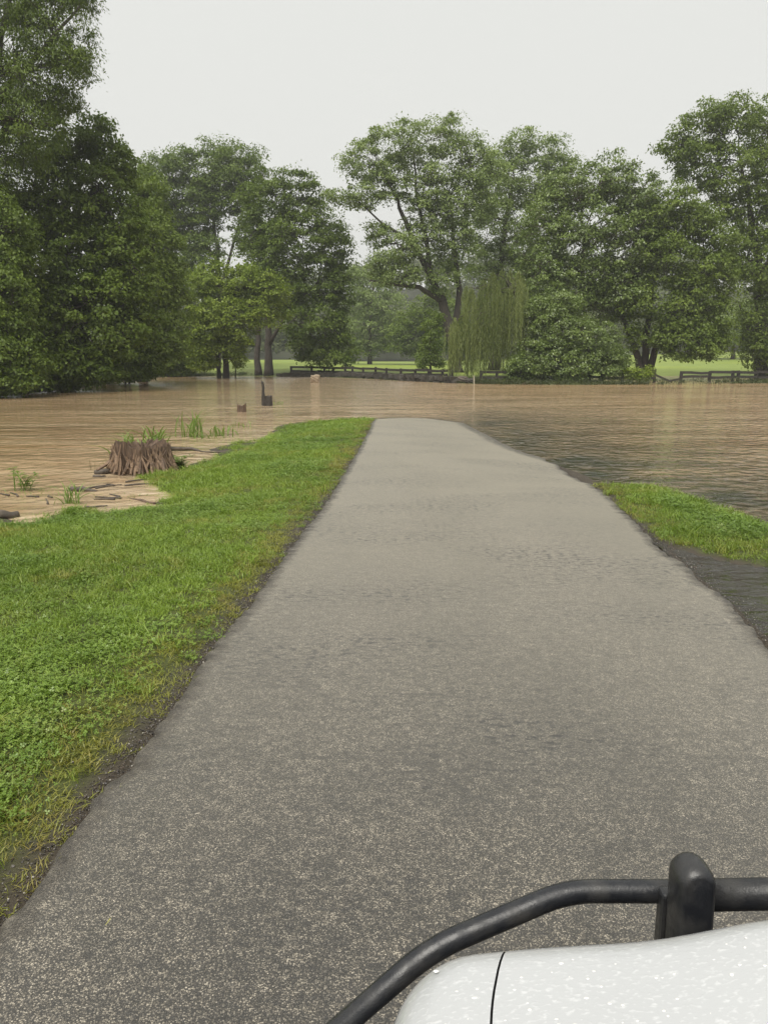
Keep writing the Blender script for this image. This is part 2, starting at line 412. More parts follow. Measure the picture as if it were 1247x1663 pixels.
def puddle_mat():
    m, nt, p, out = newmat('clear_puddle')
    p.inputs['Base Color'].default_value = (0.040, 0.037, 0.032, 1); p.inputs['Roughness'].default_value = 0.04; p.inputs['IOR'].default_value = 1.33
    n = noise(nt, geopos(nt, (7, 9, 1)), 1.3, 4, 0.65, 0.6); n2 = noise(nt, geopos(nt, (2.2, 4, 1)), 1.0, 2, 0.5, 0.8)
    nt.links.new(bump(nt, n.outputs[0], 0.035, 1.0, bump(nt, n2.outputs[0], 0.16, 1.0)), p.inputs['Normal'])
    return m
mb = MB(); pc = pud.mean(0); pe = pud + (pud - pc) / np.linalg.norm(pud - pc, axis=1)[:, None] * 0.28
mb.add([(x, y, PZ) for x, y in pe], [tuple(range(len(pe)))])
tag(mb.build('puddle', puddle_mat()), 'dark rain puddle between the broken asphalt edge and grass strip', 'puddle', kind='structure')

# ------------------------------------------------------------------ road
def asphalt_mat():
    m, nt, p, out = newmat('wet_asphalt')
    v = geopos(nt)
    vo = N(nt, 'ShaderNodeTexVoronoi'); vo.inputs['Scale'].default_value = 210; vo.inputs['Randomness'].default_value = 1.0
    wob = noise(nt, v, 60, 2, 0.5); nt.links.new(v, vo.inputs['Vector'])
    sep = N(nt, 'ShaderNodeSeparateColor'); nt.links.new(vo.outputs['Color'], sep.inputs[0])
    stone = ramp(nt, sep.outputs[0], [(0.0, (0.012, 0.010, 0.007)), (0.25, (0.032, 0.027, 0.020)), (0.50, (0.100, 0.086, 0.064)), (0.75, (0.205, 0.179, 0.136)), (1.0, (0.40, 0.355, 0.28))])
    gap = ramp(nt, vo.outputs['Distance'], [(0.46, 1.0), (0.80, 0.0)])
    fine = noise(nt, v, 260, 3, 0.7)
    c = mixc(nt, gap.outputs[0], (0.020, 0.017, 0.014), stone.outputs[0])
    pat = noise(nt, geopos(nt, (0.9, 0.35, 1)), 1.3, 5, 0.6, 0.4)
    pf = ramp(nt, pat.outputs[0], [(0.36, 0.72), (0.60, 1.0)])
    g1 = noise(nt, v, 34, 3, 0.65); g2 = noise(nt, geopos(nt, (9, 13, 1)), 1.0, 4, 0.7)
    c = mixc(nt, 1.0, c, ramp(nt, g1.outputs[0], [(0.31, 0.40), (0.68, 1.45)]).outputs[0], 'MULTIPLY')
    c = mixc(nt, 1.0, c, ramp(nt, g2.outputs[0], [(0.33, 0.62), (0.66, 1.28)]).outputs[0], 'MULTIPLY')
    c = mixc(nt, 1.0, c, pf.outputs[0], 'MULTIPLY')
    pitn = noise(nt, geopos(nt, (16, 30, 1)), 1.0, 4, 0.65)
    pitz = noise(nt, geopos(nt, (0.55, 1.0, 1)), 0.9, 3, 0.55)
    pit = math_(nt, 'MULTIPLY', ramp(nt, pitn.outputs[0], [(0.50, 0.0), (0.62, 0.85)]).outputs[0], ramp(nt, pitz.outputs[0], [(0.45, 0.15), (0.62, 1.0)]).outputs[0])
    c = mixc(nt, pit, c, (0.028, 0.025, 0.021))
    sx = N(nt, 'ShaderNodeSeparateXYZ'); nt.links.new(v, sx.inputs[0])
    wx_ = math_(nt, 'MULTIPLY', math_(nt, 'SUBTRACT', sx.outputs[0], 0.25), 1.9); wy_ = math_(nt, 'MULTIPLY', math_(nt, 'SUBTRACT', sx.outputs[1], 2.85), 2.6)
    rad = math_(nt, 'SQRT', math_(nt, 'ADD', math_(nt, 'MULTIPLY', wx_, wx_), math_(nt, 'MULTIPLY', wy_, wy_)))
    wn_ = noise(nt, geopos(nt, (22, 40, 1)), 1.0, 4, 0.7)
    worn = math_(nt, 'MULTIPLY', ramp(nt, rad, [(0.25, 1.0), (1.0, 0.0)]).outputs[0], ramp(nt, wn_.outputs[0], [(0.47, 0.0), (0.60, 1.0)]).outputs[0])
    c = mixc(nt, worn, c, (0.020, 0.017, 0.014))
    wob2 = math_(nt, 'MULTIPLY', math_(nt, 'SUBTRACT', noise(nt, v, 1.6, 6, 0.75).outputs[0], 0.5), 0.55)
    for y_, w_ in ((2.98, 0.004), (13.3, 0.018), (6.4, 0.007)):
        dl = math_(nt, 'ABSOLUTE', math_(nt, 'SUBTRACT', math_(nt, 'ADD', sx.outputs[1], wob2), y_))
        ln = math_(nt, 'MULTIPLY', math_(nt, 'LESS_THAN', dl, w_), ramp(nt, noise(nt, v, 2.1, 3, 0.6).outputs[0], [(0.42, 0.0), (0.55, 0.9)]).outputs[0])
        c = mixc(nt, ln, c, (0.018, 0.015, 0.012))
    ed = N(nt, 'ShaderNodeAttribute', attribute_name='edge').outputs['Fac']
    en = noise(nt, v, 12, 4, 0.6)
    ef = ramp(nt, math_(nt, 'ADD', ed, math_(nt, 'MULTIPLY', math_(nt, 'SUBTRACT', en.outputs[0], 0.5), 0.9)), [(0.45, 0.0), (0.95, 0.85)])
    c = mixc(nt, ef.outputs[0], c, (0.032, 0.028, 0.025))
    cv = N(nt, 'ShaderNodeTexVoronoi', feature='DISTANCE_TO_EDGE'); cv.inputs['Scale'].default_value = 0.33
    wv = mixc(nt, 0.18, v, noise(nt, v, 2.2, 5, 0.7).outputs['Color']); nt.links.new(wv, cv.inputs['Vector'])
    cf = ramp(nt, cv.outputs['Distance'], [(0.0, 0.75), (0.0045, 0.0)])
    cm = ramp(nt, noise(nt, v, 0.5, 2, 0.5).outputs[0], [(0.48, 0.0), (0.62, 1.0)])
    crk = math_(nt, 'MULTIPLY', cf.outputs[0], cm.outputs[0])
    c = mixc(nt, crk, c, (0.02, 0.018, 0.016))
    nt.links.new(c, p.inputs['Base Color'])
    rr = ramp(nt, pat.outputs[0], [(0.35, 0.40), (0.65, 0.50)])
    nt.links.new(rr.outputs[0], p.inputs['Roughness'])
    p.inputs['Specular IOR Level'].default_value = 0.5
    nt.links.new(math_(nt, 'MULTIPLY', math_(nt, 'SUBTRACT', 1.0, ef.outputs[0]), 0.9), p.inputs['Coat Weight']); p.inputs['Coat Roughness'].default_value = 0.44; p.inputs['Coat IOR'].default_value = 1.6
    nt.links.new(math_(nt, 'MULTIPLY', math_(nt, 'SUBTRACT', 1.0, math_(nt, 'MAXIMUM', ef.outputs[0], pit)), 0.62), p.inputs['Sheen Weight']); p.inputs['Sheen Roughness'].default_value = 0.42; p.inputs['Sheen Tint'].default_value = (1.0, 0.89, 0.70, 1)
    hgt = math_(nt, 'SUBTRACT', math_(nt, 'ADD', math_(nt, 'ADD', gap.outputs[0], math_(nt, 'MULTIPLY', g1.outputs[0], 2.2)), math_(nt, 'MULTIPLY', fine.outputs[0], 0.5)), math_(nt, 'MULTIPLY', pit, 1.3))
    nt.links.new(bump(nt, hgt, 0.006, 0.9), p.inputs['Normal'])
    return m
ry = np.concatenate([np.arange(-14, 0.8, 0.5), np.arange(0.8, 12, 0.03), np.arange(12, 26, 0.12), np.arange(26, 46, 0.5)])
ra = np.array([0, 0.004, 0.010, 0.02, 0.035, 0.055, 0.08] + list(np.linspace(0.11, 0.89, 34)) + [0.92, 0.945, 0.965, 0.98, 0.990, 0.996, 1.0])
A, Yg = np.meshgrid(ra, ry)
le = xl(ry) + (vnoise(ry, ry*0+2, 1.6, 21) - 0.5) * 0.045 + (vnoise(ry, ry*0+5, 7, 22) - 0.5) * 0.03 + (vnoise(ry, ry*0+5, 19, 26) - 0.5) * 0.035
re_ = xr(ry) + (vnoise(ry, ry*0+7, 1.8, 23) - 0.5) * 0.14 + (vnoise(ry, ry*0+9, 9, 24) - 0.5) * 0.07
Xg = le[:, None] * (1 - A) + re_[:, None] * A
Zg = H(Xg, Yg) + 0.012
dEdge = np.minimum(Xg - le[:, None], re_[:, None] - Xg)
Zg = Zg - 0.05 * (1 - sstep(0, 0.03, dEdge)) + (vnoise(Xg, Yg, 0.7, 31) - 0.5) * 0.012 * sstep(0.02, 0.3, dEdge)
Zg = Zg + (vnoise(Xg, Yg, 14, 33) - 0.5) * 0.006 * (1 - sstep(0.02, 0.16, dEdge)) * (dEdge > 0.004)
ny_, nx_ = A.shape; ii = np.arange(ny_ * nx_).reshape(ny_, nx_)
me = bpy.data.meshes.new('road')
me.from_pydata(np.stack([Xg, Yg, Zg], -1).reshape(-1, 3).tolist(), [], np.stack([ii[:-1, :-1], ii[:-1, 1:], ii[1:, 1:], ii[1:, :-1]], -1).reshape(-1, 4).tolist())
me.update(); me.polygons.foreach_set('use_smooth', np.ones(len(me.polygons), bool))
a_ = me.attributes.new('edge', 'FLOAT', 'POINT'); a_.data.foreach_set('value', np.maximum(1 - sstep(0.0, 0.24, dEdge), 0.85 * (1 - sstep(0.004, 0.07, Zg - WL))).astype(np.float32).ravel())
me.materials.append(asphalt_mat())
tag(link(bpy.data.objects.new('road', me)), 'wet grey asphalt lane running down into the floodwater', 'road', kind='structure')

# ------------------------------------------------------------------ trees
def kites(P, axis_, nrm, L, W, fold=0.18):
    a = axis_ / (np.linalg.norm(axis_, axis=1)[:, None] + 1e-9)
    b = np.cross(nrm, a); b /= np.linalg.norm(b, axis=1)[:, None] + 1e-9
    n = np.cross(a, b); L = np.asarray(L)[:, None]; W = np.asarray(W)[:, None]
    mid = P - a * L * 0.08 + n * W * fold
    return np.stack([P - a * L / 2, mid + b * W / 2, P + a * L / 2 - n * L * 0.08, mid - b * W / 2], 1)
def rdir(n):
    d = rng.normal(size=(n, 3)); return d / np.linalg.norm(d, axis=1)[:, None]

def make_puffs(lobes3, pr, dens, inner=0.22, shell=0.58):
    C, O, LI = [], [], []
    for li, (c, r) in enumerate(lobes3):
        area = 4 * math.pi * ((r[0]*r[1])**1.6 / 3 + (r[0]*r[2])**1.6 / 3 + (r[1]*r[2])**1.6 / 3) ** (1/1.6)
        n = max(6, int(area / (pr * pr) * 0.60 * dens)); d = rdir(n)
        k = np.where(rng.random(n) < inner, rng.uniform(0.15, shell, n), rng.uniform(shell, 1.0, n) ** 0.7)
        p = c + d * r * k[:, None]
        p += rng.normal(size=p.shape) * pr * 0.25
        keep = np.ones(n, bool)
        for lj, (c2, r2) in enumerate(lobes3):
            if lj != li: keep &= (np.linalg.norm((p - c2) / r2, axis=1) > 0.62)
        C.append(p[keep]); O.append(d[keep]); LI.append(np.full(keep.sum(), li))
    return np.concatenate(C), np.concatenate(O), np.concatenate(LI)

def leaves_for(C, O, pr, npl, L, W, droop, flat=0.62, tuft=0.0):
    n = len(C); rr = pr * rng.uniform(0.5, 1.45, n)
    idx = np.repeat(np.arange(n), npl); m = len(idx)
    d = rdir(m); k = rng.random(m) ** 0.45
    off = d * k[:, None] * rr[idx][:, None]; off[:, 2] = np.where(off[:, 2] < -0.25 * rr[idx], -off[:, 2] * 0.6, off[:, 2]) * flat
    h2 = (off[:, 0]**2 + off[:, 1]**2) / (rr[idx]**2)
    off[:, 2] -= h2 * rr[idx] * 0.22                                 # puffs sag at the rim like real sprays
    P = C[idx] + off
    nrm = np.array([0, 0, 0.8]) + O[idx] * 0.45 + d * 0.35 + rng.normal(size=(m, 3)) * 0.38
    ax = off * np.array([1, 1, 0.3]) + rng.normal(size=(m, 3)) * 0.35 * rr[idx][:, None] + np.array([0, 0, -droop]) * rr[idx][:, None]
    s = rng.uniform(0.55, 1.2, m)
    V = kites(P, ax, nrm, L * s, W * s)
    pt = rng.random(n)
    tint = np.clip(0.08 + 0.54 * pt[idx] + 0.32 * rng.random(m), 0, 1)
    return V, tint

def curve_pts(p0, p1, n=7, sag=0.12, wob=0.04):
    p0, p1 = np.asarray(p0, float), np.asarray(p1, float); L = np.linalg.norm(p1 - p0)
    t = np.linspace(0, 1, n)[:, None]
    P = p0 + (p1 - p0) * t
    P[:, 2] += (np.sin(t[:, 0] * np.pi) * sag * L)
    w = rng.normal(size=(n, 3)) * wob * L; w[0] = w[-1] = 0
    return P + w

TREES = 'trees standing around the floodwater'
def tree(name, label, Y, trunks, lobes, mat, bark=None, L=0.34, W=0.20, pr=0.95, npl=60, dens=1.0, droop=0.25, flat=0.72,
         inner=0.22, twigs=0.5, cat='tree', depthk=1.0, extra=None, group=TREES):
    bark = bark or M_bark
    T = []
    for tr in trunks:
        pts = [at(px, py, Y + dy) for px, py, dy, r in tr]; T.append((np.array(pts), np.array([r for *_, r in tr])))
    base = T[0][0][0].copy(); base[2] = min(H1(base[0], base[1]), base[2])
    root = empty(name, base)
    tag(root, label, cat, group)
    lobes3 = []
    for px, py, rx, ry, dy in lobes:
        c = at(px, py, Y + dy); s = np.linalg.norm(c - np.array([0, 0, CAMZ])) / math.sqrt(1 + ((px-CX)/FPX)**2 + ((py-CY)/FPX)**2) / FPX
        lobes3.append((c, np.array([rx * s, (rx * 0.6 + ry * 0.4) * s * depthk, ry * s])))
    C, O, LI = make_puffs(lobes3, pr, dens, inner)
    V, tint = leaves_for(C, O, pr, int(npl * 1.45), L * 0.74, W * 0.78, droop, flat)
    for c, r in lobes3:
        k = int(V.shape[0] * 0.13 / len(lobes3)); d = rdir(k)
        wv = 1 + 0.13 * np.sin(d[:, 0] * 6 + c[0]) * np.sin(d[:, 2] * 7 + c[2]) + 0.10 * np.sin(d[:, 1] * 9 + c[1])
        P = c + d * r * (rng.uniform(0.5, 1.06, k) ** 0.6 * wv)[:, None]
        sz = rng.uniform(0.55, 1.2, k)
        Vl = kites(P, rdir(k) + np.array([0, 0, -droop]), np.array([0, 0, 0.75]) + d * 0.5 + rng.normal(size=(k, 3)) * 0.5, L * 0.7 * sz, W * 0.74 * sz)
        V = np.concatenate([V, Vl]); tint = np.concatenate([tint, np.clip(rng.normal(0.45, 0.25, k), 0, 1)])
    if extra is not None:
        V2, t2 = extra(lobes3); V = np.concatenate([V, V2]); tint = np.concatenate([tint, t2])
    mt, mbr = MB(), MB()
    for P, r in T:
        P2 = P.copy()
        gz = H1(P2[0, 0], P2[0, 1]); P2[0, 2] = gz - 0.25 if P2[0, 2] < gz + 1.6 else P2[0, 2]
        tt = np.linspace(0, len(P) - 1, (len(P) - 1) * 4 + 1)
        Q = np.stack([np.interp(tt, np.arange(len(P)), P2[:, k]) for k in range(3)], 1)
        rad = np.interp(tt, np.arange(len(P)), r); Lt = np.linalg.norm(Q[-1] - Q[0])
        Q[1:-1] += rng.normal(size=Q[1:-1].shape) * 0.004 * Lt * np.array([1, 1, 0.2])
        rad = rad * (1 + 0.45 * np.exp(-np.arange(len(rad)) / 1.2))
        mt.tube(Q, rad, 10, jit=0.07)
    allT = np.concatenate([np.stack([np.interp(np.linspace(0, len(P)-1, 4*len(P)), range(len(P)), P[:, k]) for k in range(3)], 1) for P, r in T])
    allr = np.concatenate([np.interp(np.linspace(0, len(P)-1, 4*len(P)), range(len(P)), r) for P, r in T])
    zmin = base[2] + (0.30 if cat == 'tree' else 0.1) * (allT[:, 2].max() - base[2])
    for li, (c, r) in enumerate(lobes3):
        ok = ((allT[:, 2] < c[2] + 0.3) | (allT[:, 2] < zmin + 1.5)) & (allT[:, 2] > zmin); ok = ok if ok.any() else np.ones(len(allT), bool)
        d = np.linalg.norm(allT - c, axis=1) + np.where(ok, 0, 1e3); j = int(np.argmin(d))
        r0 = min(allr[j] * 0.62, 0.03 * np.linalg.norm(c - allT[j]) + 0.07)
        lp = curve_pts(allT[j], c + rng.normal(size=3) * r * 0.1, 8, 0.10, 0.03)
        mbr.tube(lp, np.linspace(r0, r0 * 0.45, 8), 6, jit=0.05)
        mine = np.where(LI == li)[0]
        if len(mine) == 0: continue
        for q in rng.choice(mine, max(1, int(len(mine) * twigs)), replace=len(mine) < 2)[:48]:
            s0 = lp[rng.integers(3, 8)]
            n_ = 5; tp = curve_pts(s0, C[q], n_, rng.uniform(-0.02, 0.14), 0.05)
            mbr.tube(tp, np.linspace(r0 * 0.36, 0.018, n_), 5, cap=False)
    loc = base
    mt.build('trunk', bark, root, True).location = [-float(q) for q in loc]
    mbr.build('branches', bark, root, True).location = [-float(q) for q in loc]
    quads_mesh('crown', V, mat, root, tint, loc)
    return root

LM_dark = leaf_mat('leaf_dark', (0.050, 0.086, 0.010), (0.155, 0.215, 0.028))
LM_mid = leaf_mat('leaf_mid', (0.068, 0.108, 0.014), (0.195, 0.262, 0.042))
LM_light = leaf_mat('leaf_light', (0.105, 0.158, 0.014), (0.250, 0.320, 0.038))
LM_walnut = leaf_mat('leaf_walnut', (0.062, 0.102, 0.017), (0.178, 0.242, 0.044))
LM_grey = leaf_mat('leaf_greygreen', (0.122, 0.175, 0.050), (0.300, 0.375, 0.125), 0.38, 0.38)
LM_gloss = leaf_mat('leaf_glossy', (0.070, 0.112, 0.021), (0.210, 0.280, 0.065), 0.36, 0.3, 0.6)
LM_willow = leaf_mat('leaf_willow', (0.095, 0.130, 0.032), (0.285, 0.335, 0.11), 0.5, 0.35)
LM_far = leaf_mat('leaf_far', (0.055, 0.072, 0.026), (0.145, 0.170, 0.060), 0.6, 0.2, 0.2)
LM_weed = leaf_mat('leaf_weed', (0.10, 0.17, 0.03), (0.20, 0.29, 0.065), 0.4, 0.35)

# left bank, from the camera outwards
tree('maple_tree', 'dark leafy maple at the left edge with boughs drooping onto the water', 38,
     [[(-110,640,2,0.32),(-95,480,2,0.26),(-60,330,2,0.18)]],
     [(-10,505,75,95,0),(30,590,48,52,-1),(-60,380,90,110,2),(-70,590,100,70,0),(10,400,50,70,1.5),(-110,480,90,140,2),(10,622,55,18,-1.5),(-60,630,60,20,-2)], LM_dark, pr=0.62, L=0.26, W=0.15, npl=62, droop=0.5, dens=1.15)
tree('locust_tree', 'tall feathery locust rising out of frame at upper left', 40,
     [[(-60,640,3,0.42),(-50,400,3,0.34),(-20,180,3,0.24),(10,20,3,0.14),(40,-120,3,0.08)],[(-20,180,3,0.2),(70,80,2,0.11),(130,10,2,0.05)]],
     [(20,120,85,90,2),(85,60,62,70,2),(-60,60,120,130,3),(20,-60,120,100,3),(100,-40,70,50,2),(-30,240,90,90,2),(45,210,62,52,1),(118,110,34,36,1.5),(-120,250,110,130,3),(105,165,32,20,2)],
     LM_dark, L=0.24, W=0.085, pr=0.72, npl=70, droop=0.75, flat=0.85, inner=0.16, dens=1.05)
tree('maple_tree', 'broad dark maple with a domed top left of the walnut trees', 46,
     [[(105,632,4,0.42),(100,500,4,0.34),(98,380,4,0.26),(110,280,4,0.14)]],
     [(110,255,62,62,2),(165,232,36,40,1.5),(70,330,80,70,0),(165,335,66,72,0),(200,270,20,34,1),(95,420,95,75,-1),(190,430,72,75,-0.5),(60,520,75,80,-2),(150,520,86,75,-2),(110,585,70,40,-3),(205,510,55,70,-1),(95,612,60,20,-3.5),(150,608,50,16,-3)],
     LM_dark, pr=0.72, L=0.30, W=0.18, npl=62, droop=0.4, dens=1.1)
tree('box_elder_tree', 'olive green bushy tree leaning over the water beside the dark maple', 56,
     [[(232,612,3,0.28),(236,520,3,0.22),(238,400,3,0.15),(240,330,3,0.08)]],
     [(238,325,34,58,1),(250,395,48,55,-1),(225,470,62,60,-2),(268,465,36,60,-1),(235,545,62,55,-3),(275,540,32,45,-2),(200,400,45,60,1),(215,590,50,26,-4),(225,606,45,10,-4)],
     LM_mid, pr=0.75, L=0.30, W=0.18, npl=60, droop=0.35, dens=1.1)
tree('riverside_shrub', 'low leafy shrub at the waterline under the olive green tree', 55,
     [[(205,616,1,0.07),(200,590,1,0.04)],[(205,616,1,0.07),(225,585,1,0.04)]],
     [(190,590,48,30,0),(228,592,36,26,-0.5),(160,600,34,24,0)], LM_mid, pr=0.55, L=0.26, W=0.15, npl=55, cat='shrub', group='shrubs along the flooded bank')
tree('riverside_shrub', 'dark round shrub at the waterline left of the twin trunk tree', 76,
     [[(283,609,0.5,0.07),(280,590,0.5,0.04)],[(283,609,0.5,0.07),(292,585,0.5,0.04)]],
     [(285,580,34,36,0),(262,590,28,26,0),(300,592,22,20,0)], LM_dark, pr=0.6, L=0.3, W=0.18, npl=50, cat='shrub', group='shrubs along the flooded bank')
tree('walnut_tree', 'tall airy walnut with sky gaps behind the light green tree', 96,
     [[(352,606,0,0.42),(356,480,0,0.36),(352,400,0,0.26),(345,330,0,0.14)],[(356,480,0,0.24),(378,400,0,0.14),(395,340,0,0.08)],[(352,420,0,0.2),(300,360,0,0.12),(270,310,0,0.07)]],
     [(290,292,58,48,0),(345,268,46,34,0),(388,275,44,38,-1),(262,345,48,42,1),(325,345,44,34,0),(400,325,34,36,0),(265,395,40,36,2),(330,402,36,30,-1),(250,300,34,42,2),(405,390,30,28,0),(300,440,46,34,1),(300,330,50,40,0.5),(370,305,46,36,0),(300,380,34,30,1)],
     LM_walnut, L=0.42, W=0.24, pr=1.15, npl=64, droop=0.3, flat=0.7, dens=1.25, inner=0.2)
tree('walnut_tree', 'dark spreading walnut with low boughs over the fence, two bare trunks', 78,
     [[(436,606,0,0.40),(437,560,0,0.34),(436,500,0,0.28),(446,420,0,0.2),(455,340,0,0.1)],[(420,607,0.6,0.32),(418,560,0.6,0.27),(424,520,0.6,0.22),(412,440,0.6,0.14),(408,380,0.6,0.08)],[(437,560,0,0.16),(470,500,-1,0.14),(515,460,-1,0.08)]],
     [(440,318,50,42,0),(488,318,38,44,0),(425,375,44,42,1),(485,385,56,50,-1),(530,385,38,48,0),(545,408,26,36,0),(455,440,60,44,0),(520,455,46,46,-1),(515,520,52,50,-2),(545,545,32,44,-2),(480,485,34,38,0),(492,562,22,28,-2),(535,582,32,14,-3),(556,480,18,34,-1)],
     LM_dark, L=0.38, W=0.22, pr=0.98, npl=62, droop=0.35, flat=0.7, dens=1.0, inner=0.18)
tree('maple_tree', 'smaller light green maple on two short trunks standing in the water', 70,
     [[(367,613,0,0.30),(368,580,0,0.24),(366,520,0,0.18),(370,450,0,0.09)],[(355,613,0.5,0.19),(355,580,0.5,0.16),(352,520,0.5,0.1)],[(382,608,1.5,0.06),(383,590,1.5,0.045),(383,570,1.5,0.03)]],
     [(345,462,46,38,0),(400,470,42,36,0),(440,472,30,26,-0.5),(318,510,36,36,0),(370,515,54,36,-1),(425,505,40,28,-0.5),(330,560,34,28,-1),(375,558,34,22,-1),(330,592,20,12,-1),(388,580,14,18,-1)],
     LM_light, L=0.30, W=0.20, pr=0.75, npl=62, droop=0.3, dens=1.05)

# the far bank
tree('cottonwood_tree', 'tall pale green tree with a leaning trunk behind the willow', 74,
     [[(742,606,0,0.55),(735,560,0,0.50),(716,488,0,0.42),(700,450,0,0.30),(672,395,0,0.24),(655,350,0,0.18),(632,300,0,0.10)],[(716,488,0,0.25),(680,466,-1,0.2),(640,462,-2,0.13),(600,455,-2,0.06)],[(700,450,0,0.24),(690,380,0.5,0.18),(676,310,0.5,0.12),(672,250,0.5,0.06)],[(672,395,0,0.14),(620,362,-1,0.1),(585,330,-1,0.05)],[(735,560,0.5,0.35),(745,470,1,0.26),(738,400,1,0.18),(730,320,1,0.1)]],
     [(598,262,46,38,0),(650,232,52,38,0),(715,225,44,34,1),(760,262,44,40,1),(588,320,34,22,-1),(552,320,22,14,-1),(640,300,44,36,0),(700,300,48,40,0),(755,330,50,46,1),(640,405,48,32,-1),(690,390,44,36,0),(740,400,46,44,1),(622,430,30,20,-1.5),(650,450,40,20,-2),(790,300,36,50,2),(705,345,50,34,0),(720,455,28,26,-0.5),(615,372,22,12,-1)],
     LM_grey, L=0.36, W=0.19, pr=0.92, npl=50, droop=0.3, dens=1.0, inner=0.16, twigs=0.5)
tree('cottonwood_tree', 'rounded pale tree rising behind between cottonwood and dense green tree', 84,
     [[(800,606,0,0.5),(806,500,0,0.4),(815,400,0,0.28),(830,300,0,0.14)],[(806,500,0,0.26),(860,400,0,0.16),(880,310,0,0.08)]],
     [(850,238,38,30,0),(895,258,36,32,0),(820,290,50,48,0),(880,310,52,48,0),(790,360,46,56,0),(850,380,60,56,0),(800,440,50,40,0),(870,460,50,50,0),(925,282,20,24,0)],
     LM_grey, L=0.38, W=0.2, pr=1.0, npl=54, dens=0.92, droop=0.3)
tree('beech_tree', 'dense glossy green tree right of the willow above the bush', 66,
     [[(942,610,0,0.34),(940,530,0,0.28),(944,460,0,0.22),(950,380,0,0.12)]],
     [(985,292,46,42,0),(930,310,52,46,0),(1030,320,42,46,0),(890,370,48,50,-0.5),(950,385,60,52,-1.5),(1015,395,54,54,-1),(880,440,42,46,-1),(940,455,50,40,-1.5),(1010,465,46,44,-1),(1045,430,34,50,0),(905,500,40,30,-1),(975,500,44,34,0),(905,300,26,24,0.5),(1050,355,34,40,1)],
     LM_gloss, bark=M_barkpale, L=0.30, W=0.19, pr=0.82, npl=60, droop=0.45, dens=1.05)
tree('maple_tree', 'wide tree on several splayed trunks beside the gap in the fence', 65,
     [[(1040,612,0,0.30),(1036,580,0,0.27),(1022,545,0,0.22),(1005,500,0,0.15),(990,450,0,0.08)],[(1043,612,0.3,0.36),(1048,570,0.3,0.30),(1052,520,0.3,0.24),(1060,460,0.3,0.15),(1075,390,0.3,0.08)],[(1048,612,0,0.32),(1062,570,0,0.27),(1082,520,-0.5,0.2),(1110,460,-0.5,0.12),(1140,420,0,0.07)]],
     [(1090,345,50,44,0),(1140,375,46,42,0),(1170,400,30,34,0),(1085,420,48,44,-1),(1140,445,50,46,-1),(1175,455,24,36,0),(1105,500,46,42,-1),(1150,510,38,38,-1),(1115,555,46,32,-2),(1150,565,28,22,-2),(1080,545,26,30,-1.5),(1035,490,30,34,-1),(1065,380,34,40,1),(1170,548,14,24,-1),(1030,550,14,20,-1)],
     LM_mid, L=0.32, W=0.20, pr=0.82, npl=58, droop=0.45, dens=1.0)
tree('oak_tree', 'tallest tree at the right edge with a stout dark trunk', 72,
     [[(1236,614,0,0.62),(1234,560,0,0.55),(1232,480,0,0.46),(1225,400,0,0.34),(1215,320,0,0.2),(1200,250,0,0.1)],[(1232,480,0,0.3),(1260,380,0,0.2),(1280,280,0,0.1)],[(1234,560,0,0.2),(1212,520,-1,0.15),(1198,490,-1,0.08)]],
     [(1105,235,34,30,0),(1150,205,44,36,0),(1195,205,46,40,0),(1250,210,50,44,0),(1310,240,60,60,0),(1135,270,44,40,0),(1190,280,52,46,-1),(1255,290,54,50,-1),(1165,330,40,36,0),(1225,360,46,44,-1),(1290,370,60,60,0),(1200,420,24,36,-1),(1240,440,42,46,-2),(1222,520,26,40,-2),(1290,470,50,60,0),(1222,575,22,28,-2),(1262,570,30,40,-2),(1320,560,60,60,0)],
     LM_mid, L=0.36, W=0.21, pr=0.95, npl=56, droop=0.35, dens=0.95, inner=0.16)
tree('riverside_bush', 'large rounded bush with shiny leaves overhanging the water', 58,
     [[(905,622,1,0.1),(900,580,1,0.07),(890,550,1,0.04)],[(930,622,1,0.1),(950,580,1,0.07),(965,550,1,0.04)]],
     [(900,545,44,40,0),(955,560,48,42,0),(870,585,38,34,-0.5),(920,592,46,30,-1),(975,592,38,28,-0.5),(845,600,26,20,-0.5),(905,500,40,34,1),(1005,585,18,20,0.5),(880,520,30,36,1)],
     LM_gloss, L=0.23, W=0.14, pr=0.55, npl=60, droop=0.4, dens=1.15, cat='bush', group='shrubs along the flooded bank')
tree('fence_shrub', 'small bright shrub climbing the fence below the splayed trunks', 57,
     [[(1038,622,0,0.05),(1036,605,0,0.03)]], [(1035,610,22,12,0),(1048,604,12,10,0),(1022,606,10,10,0)], LM_light, L=0.2, W=0.12, pr=0.38, npl=36, cat='shrub', group='shrubs along the flooded bank')
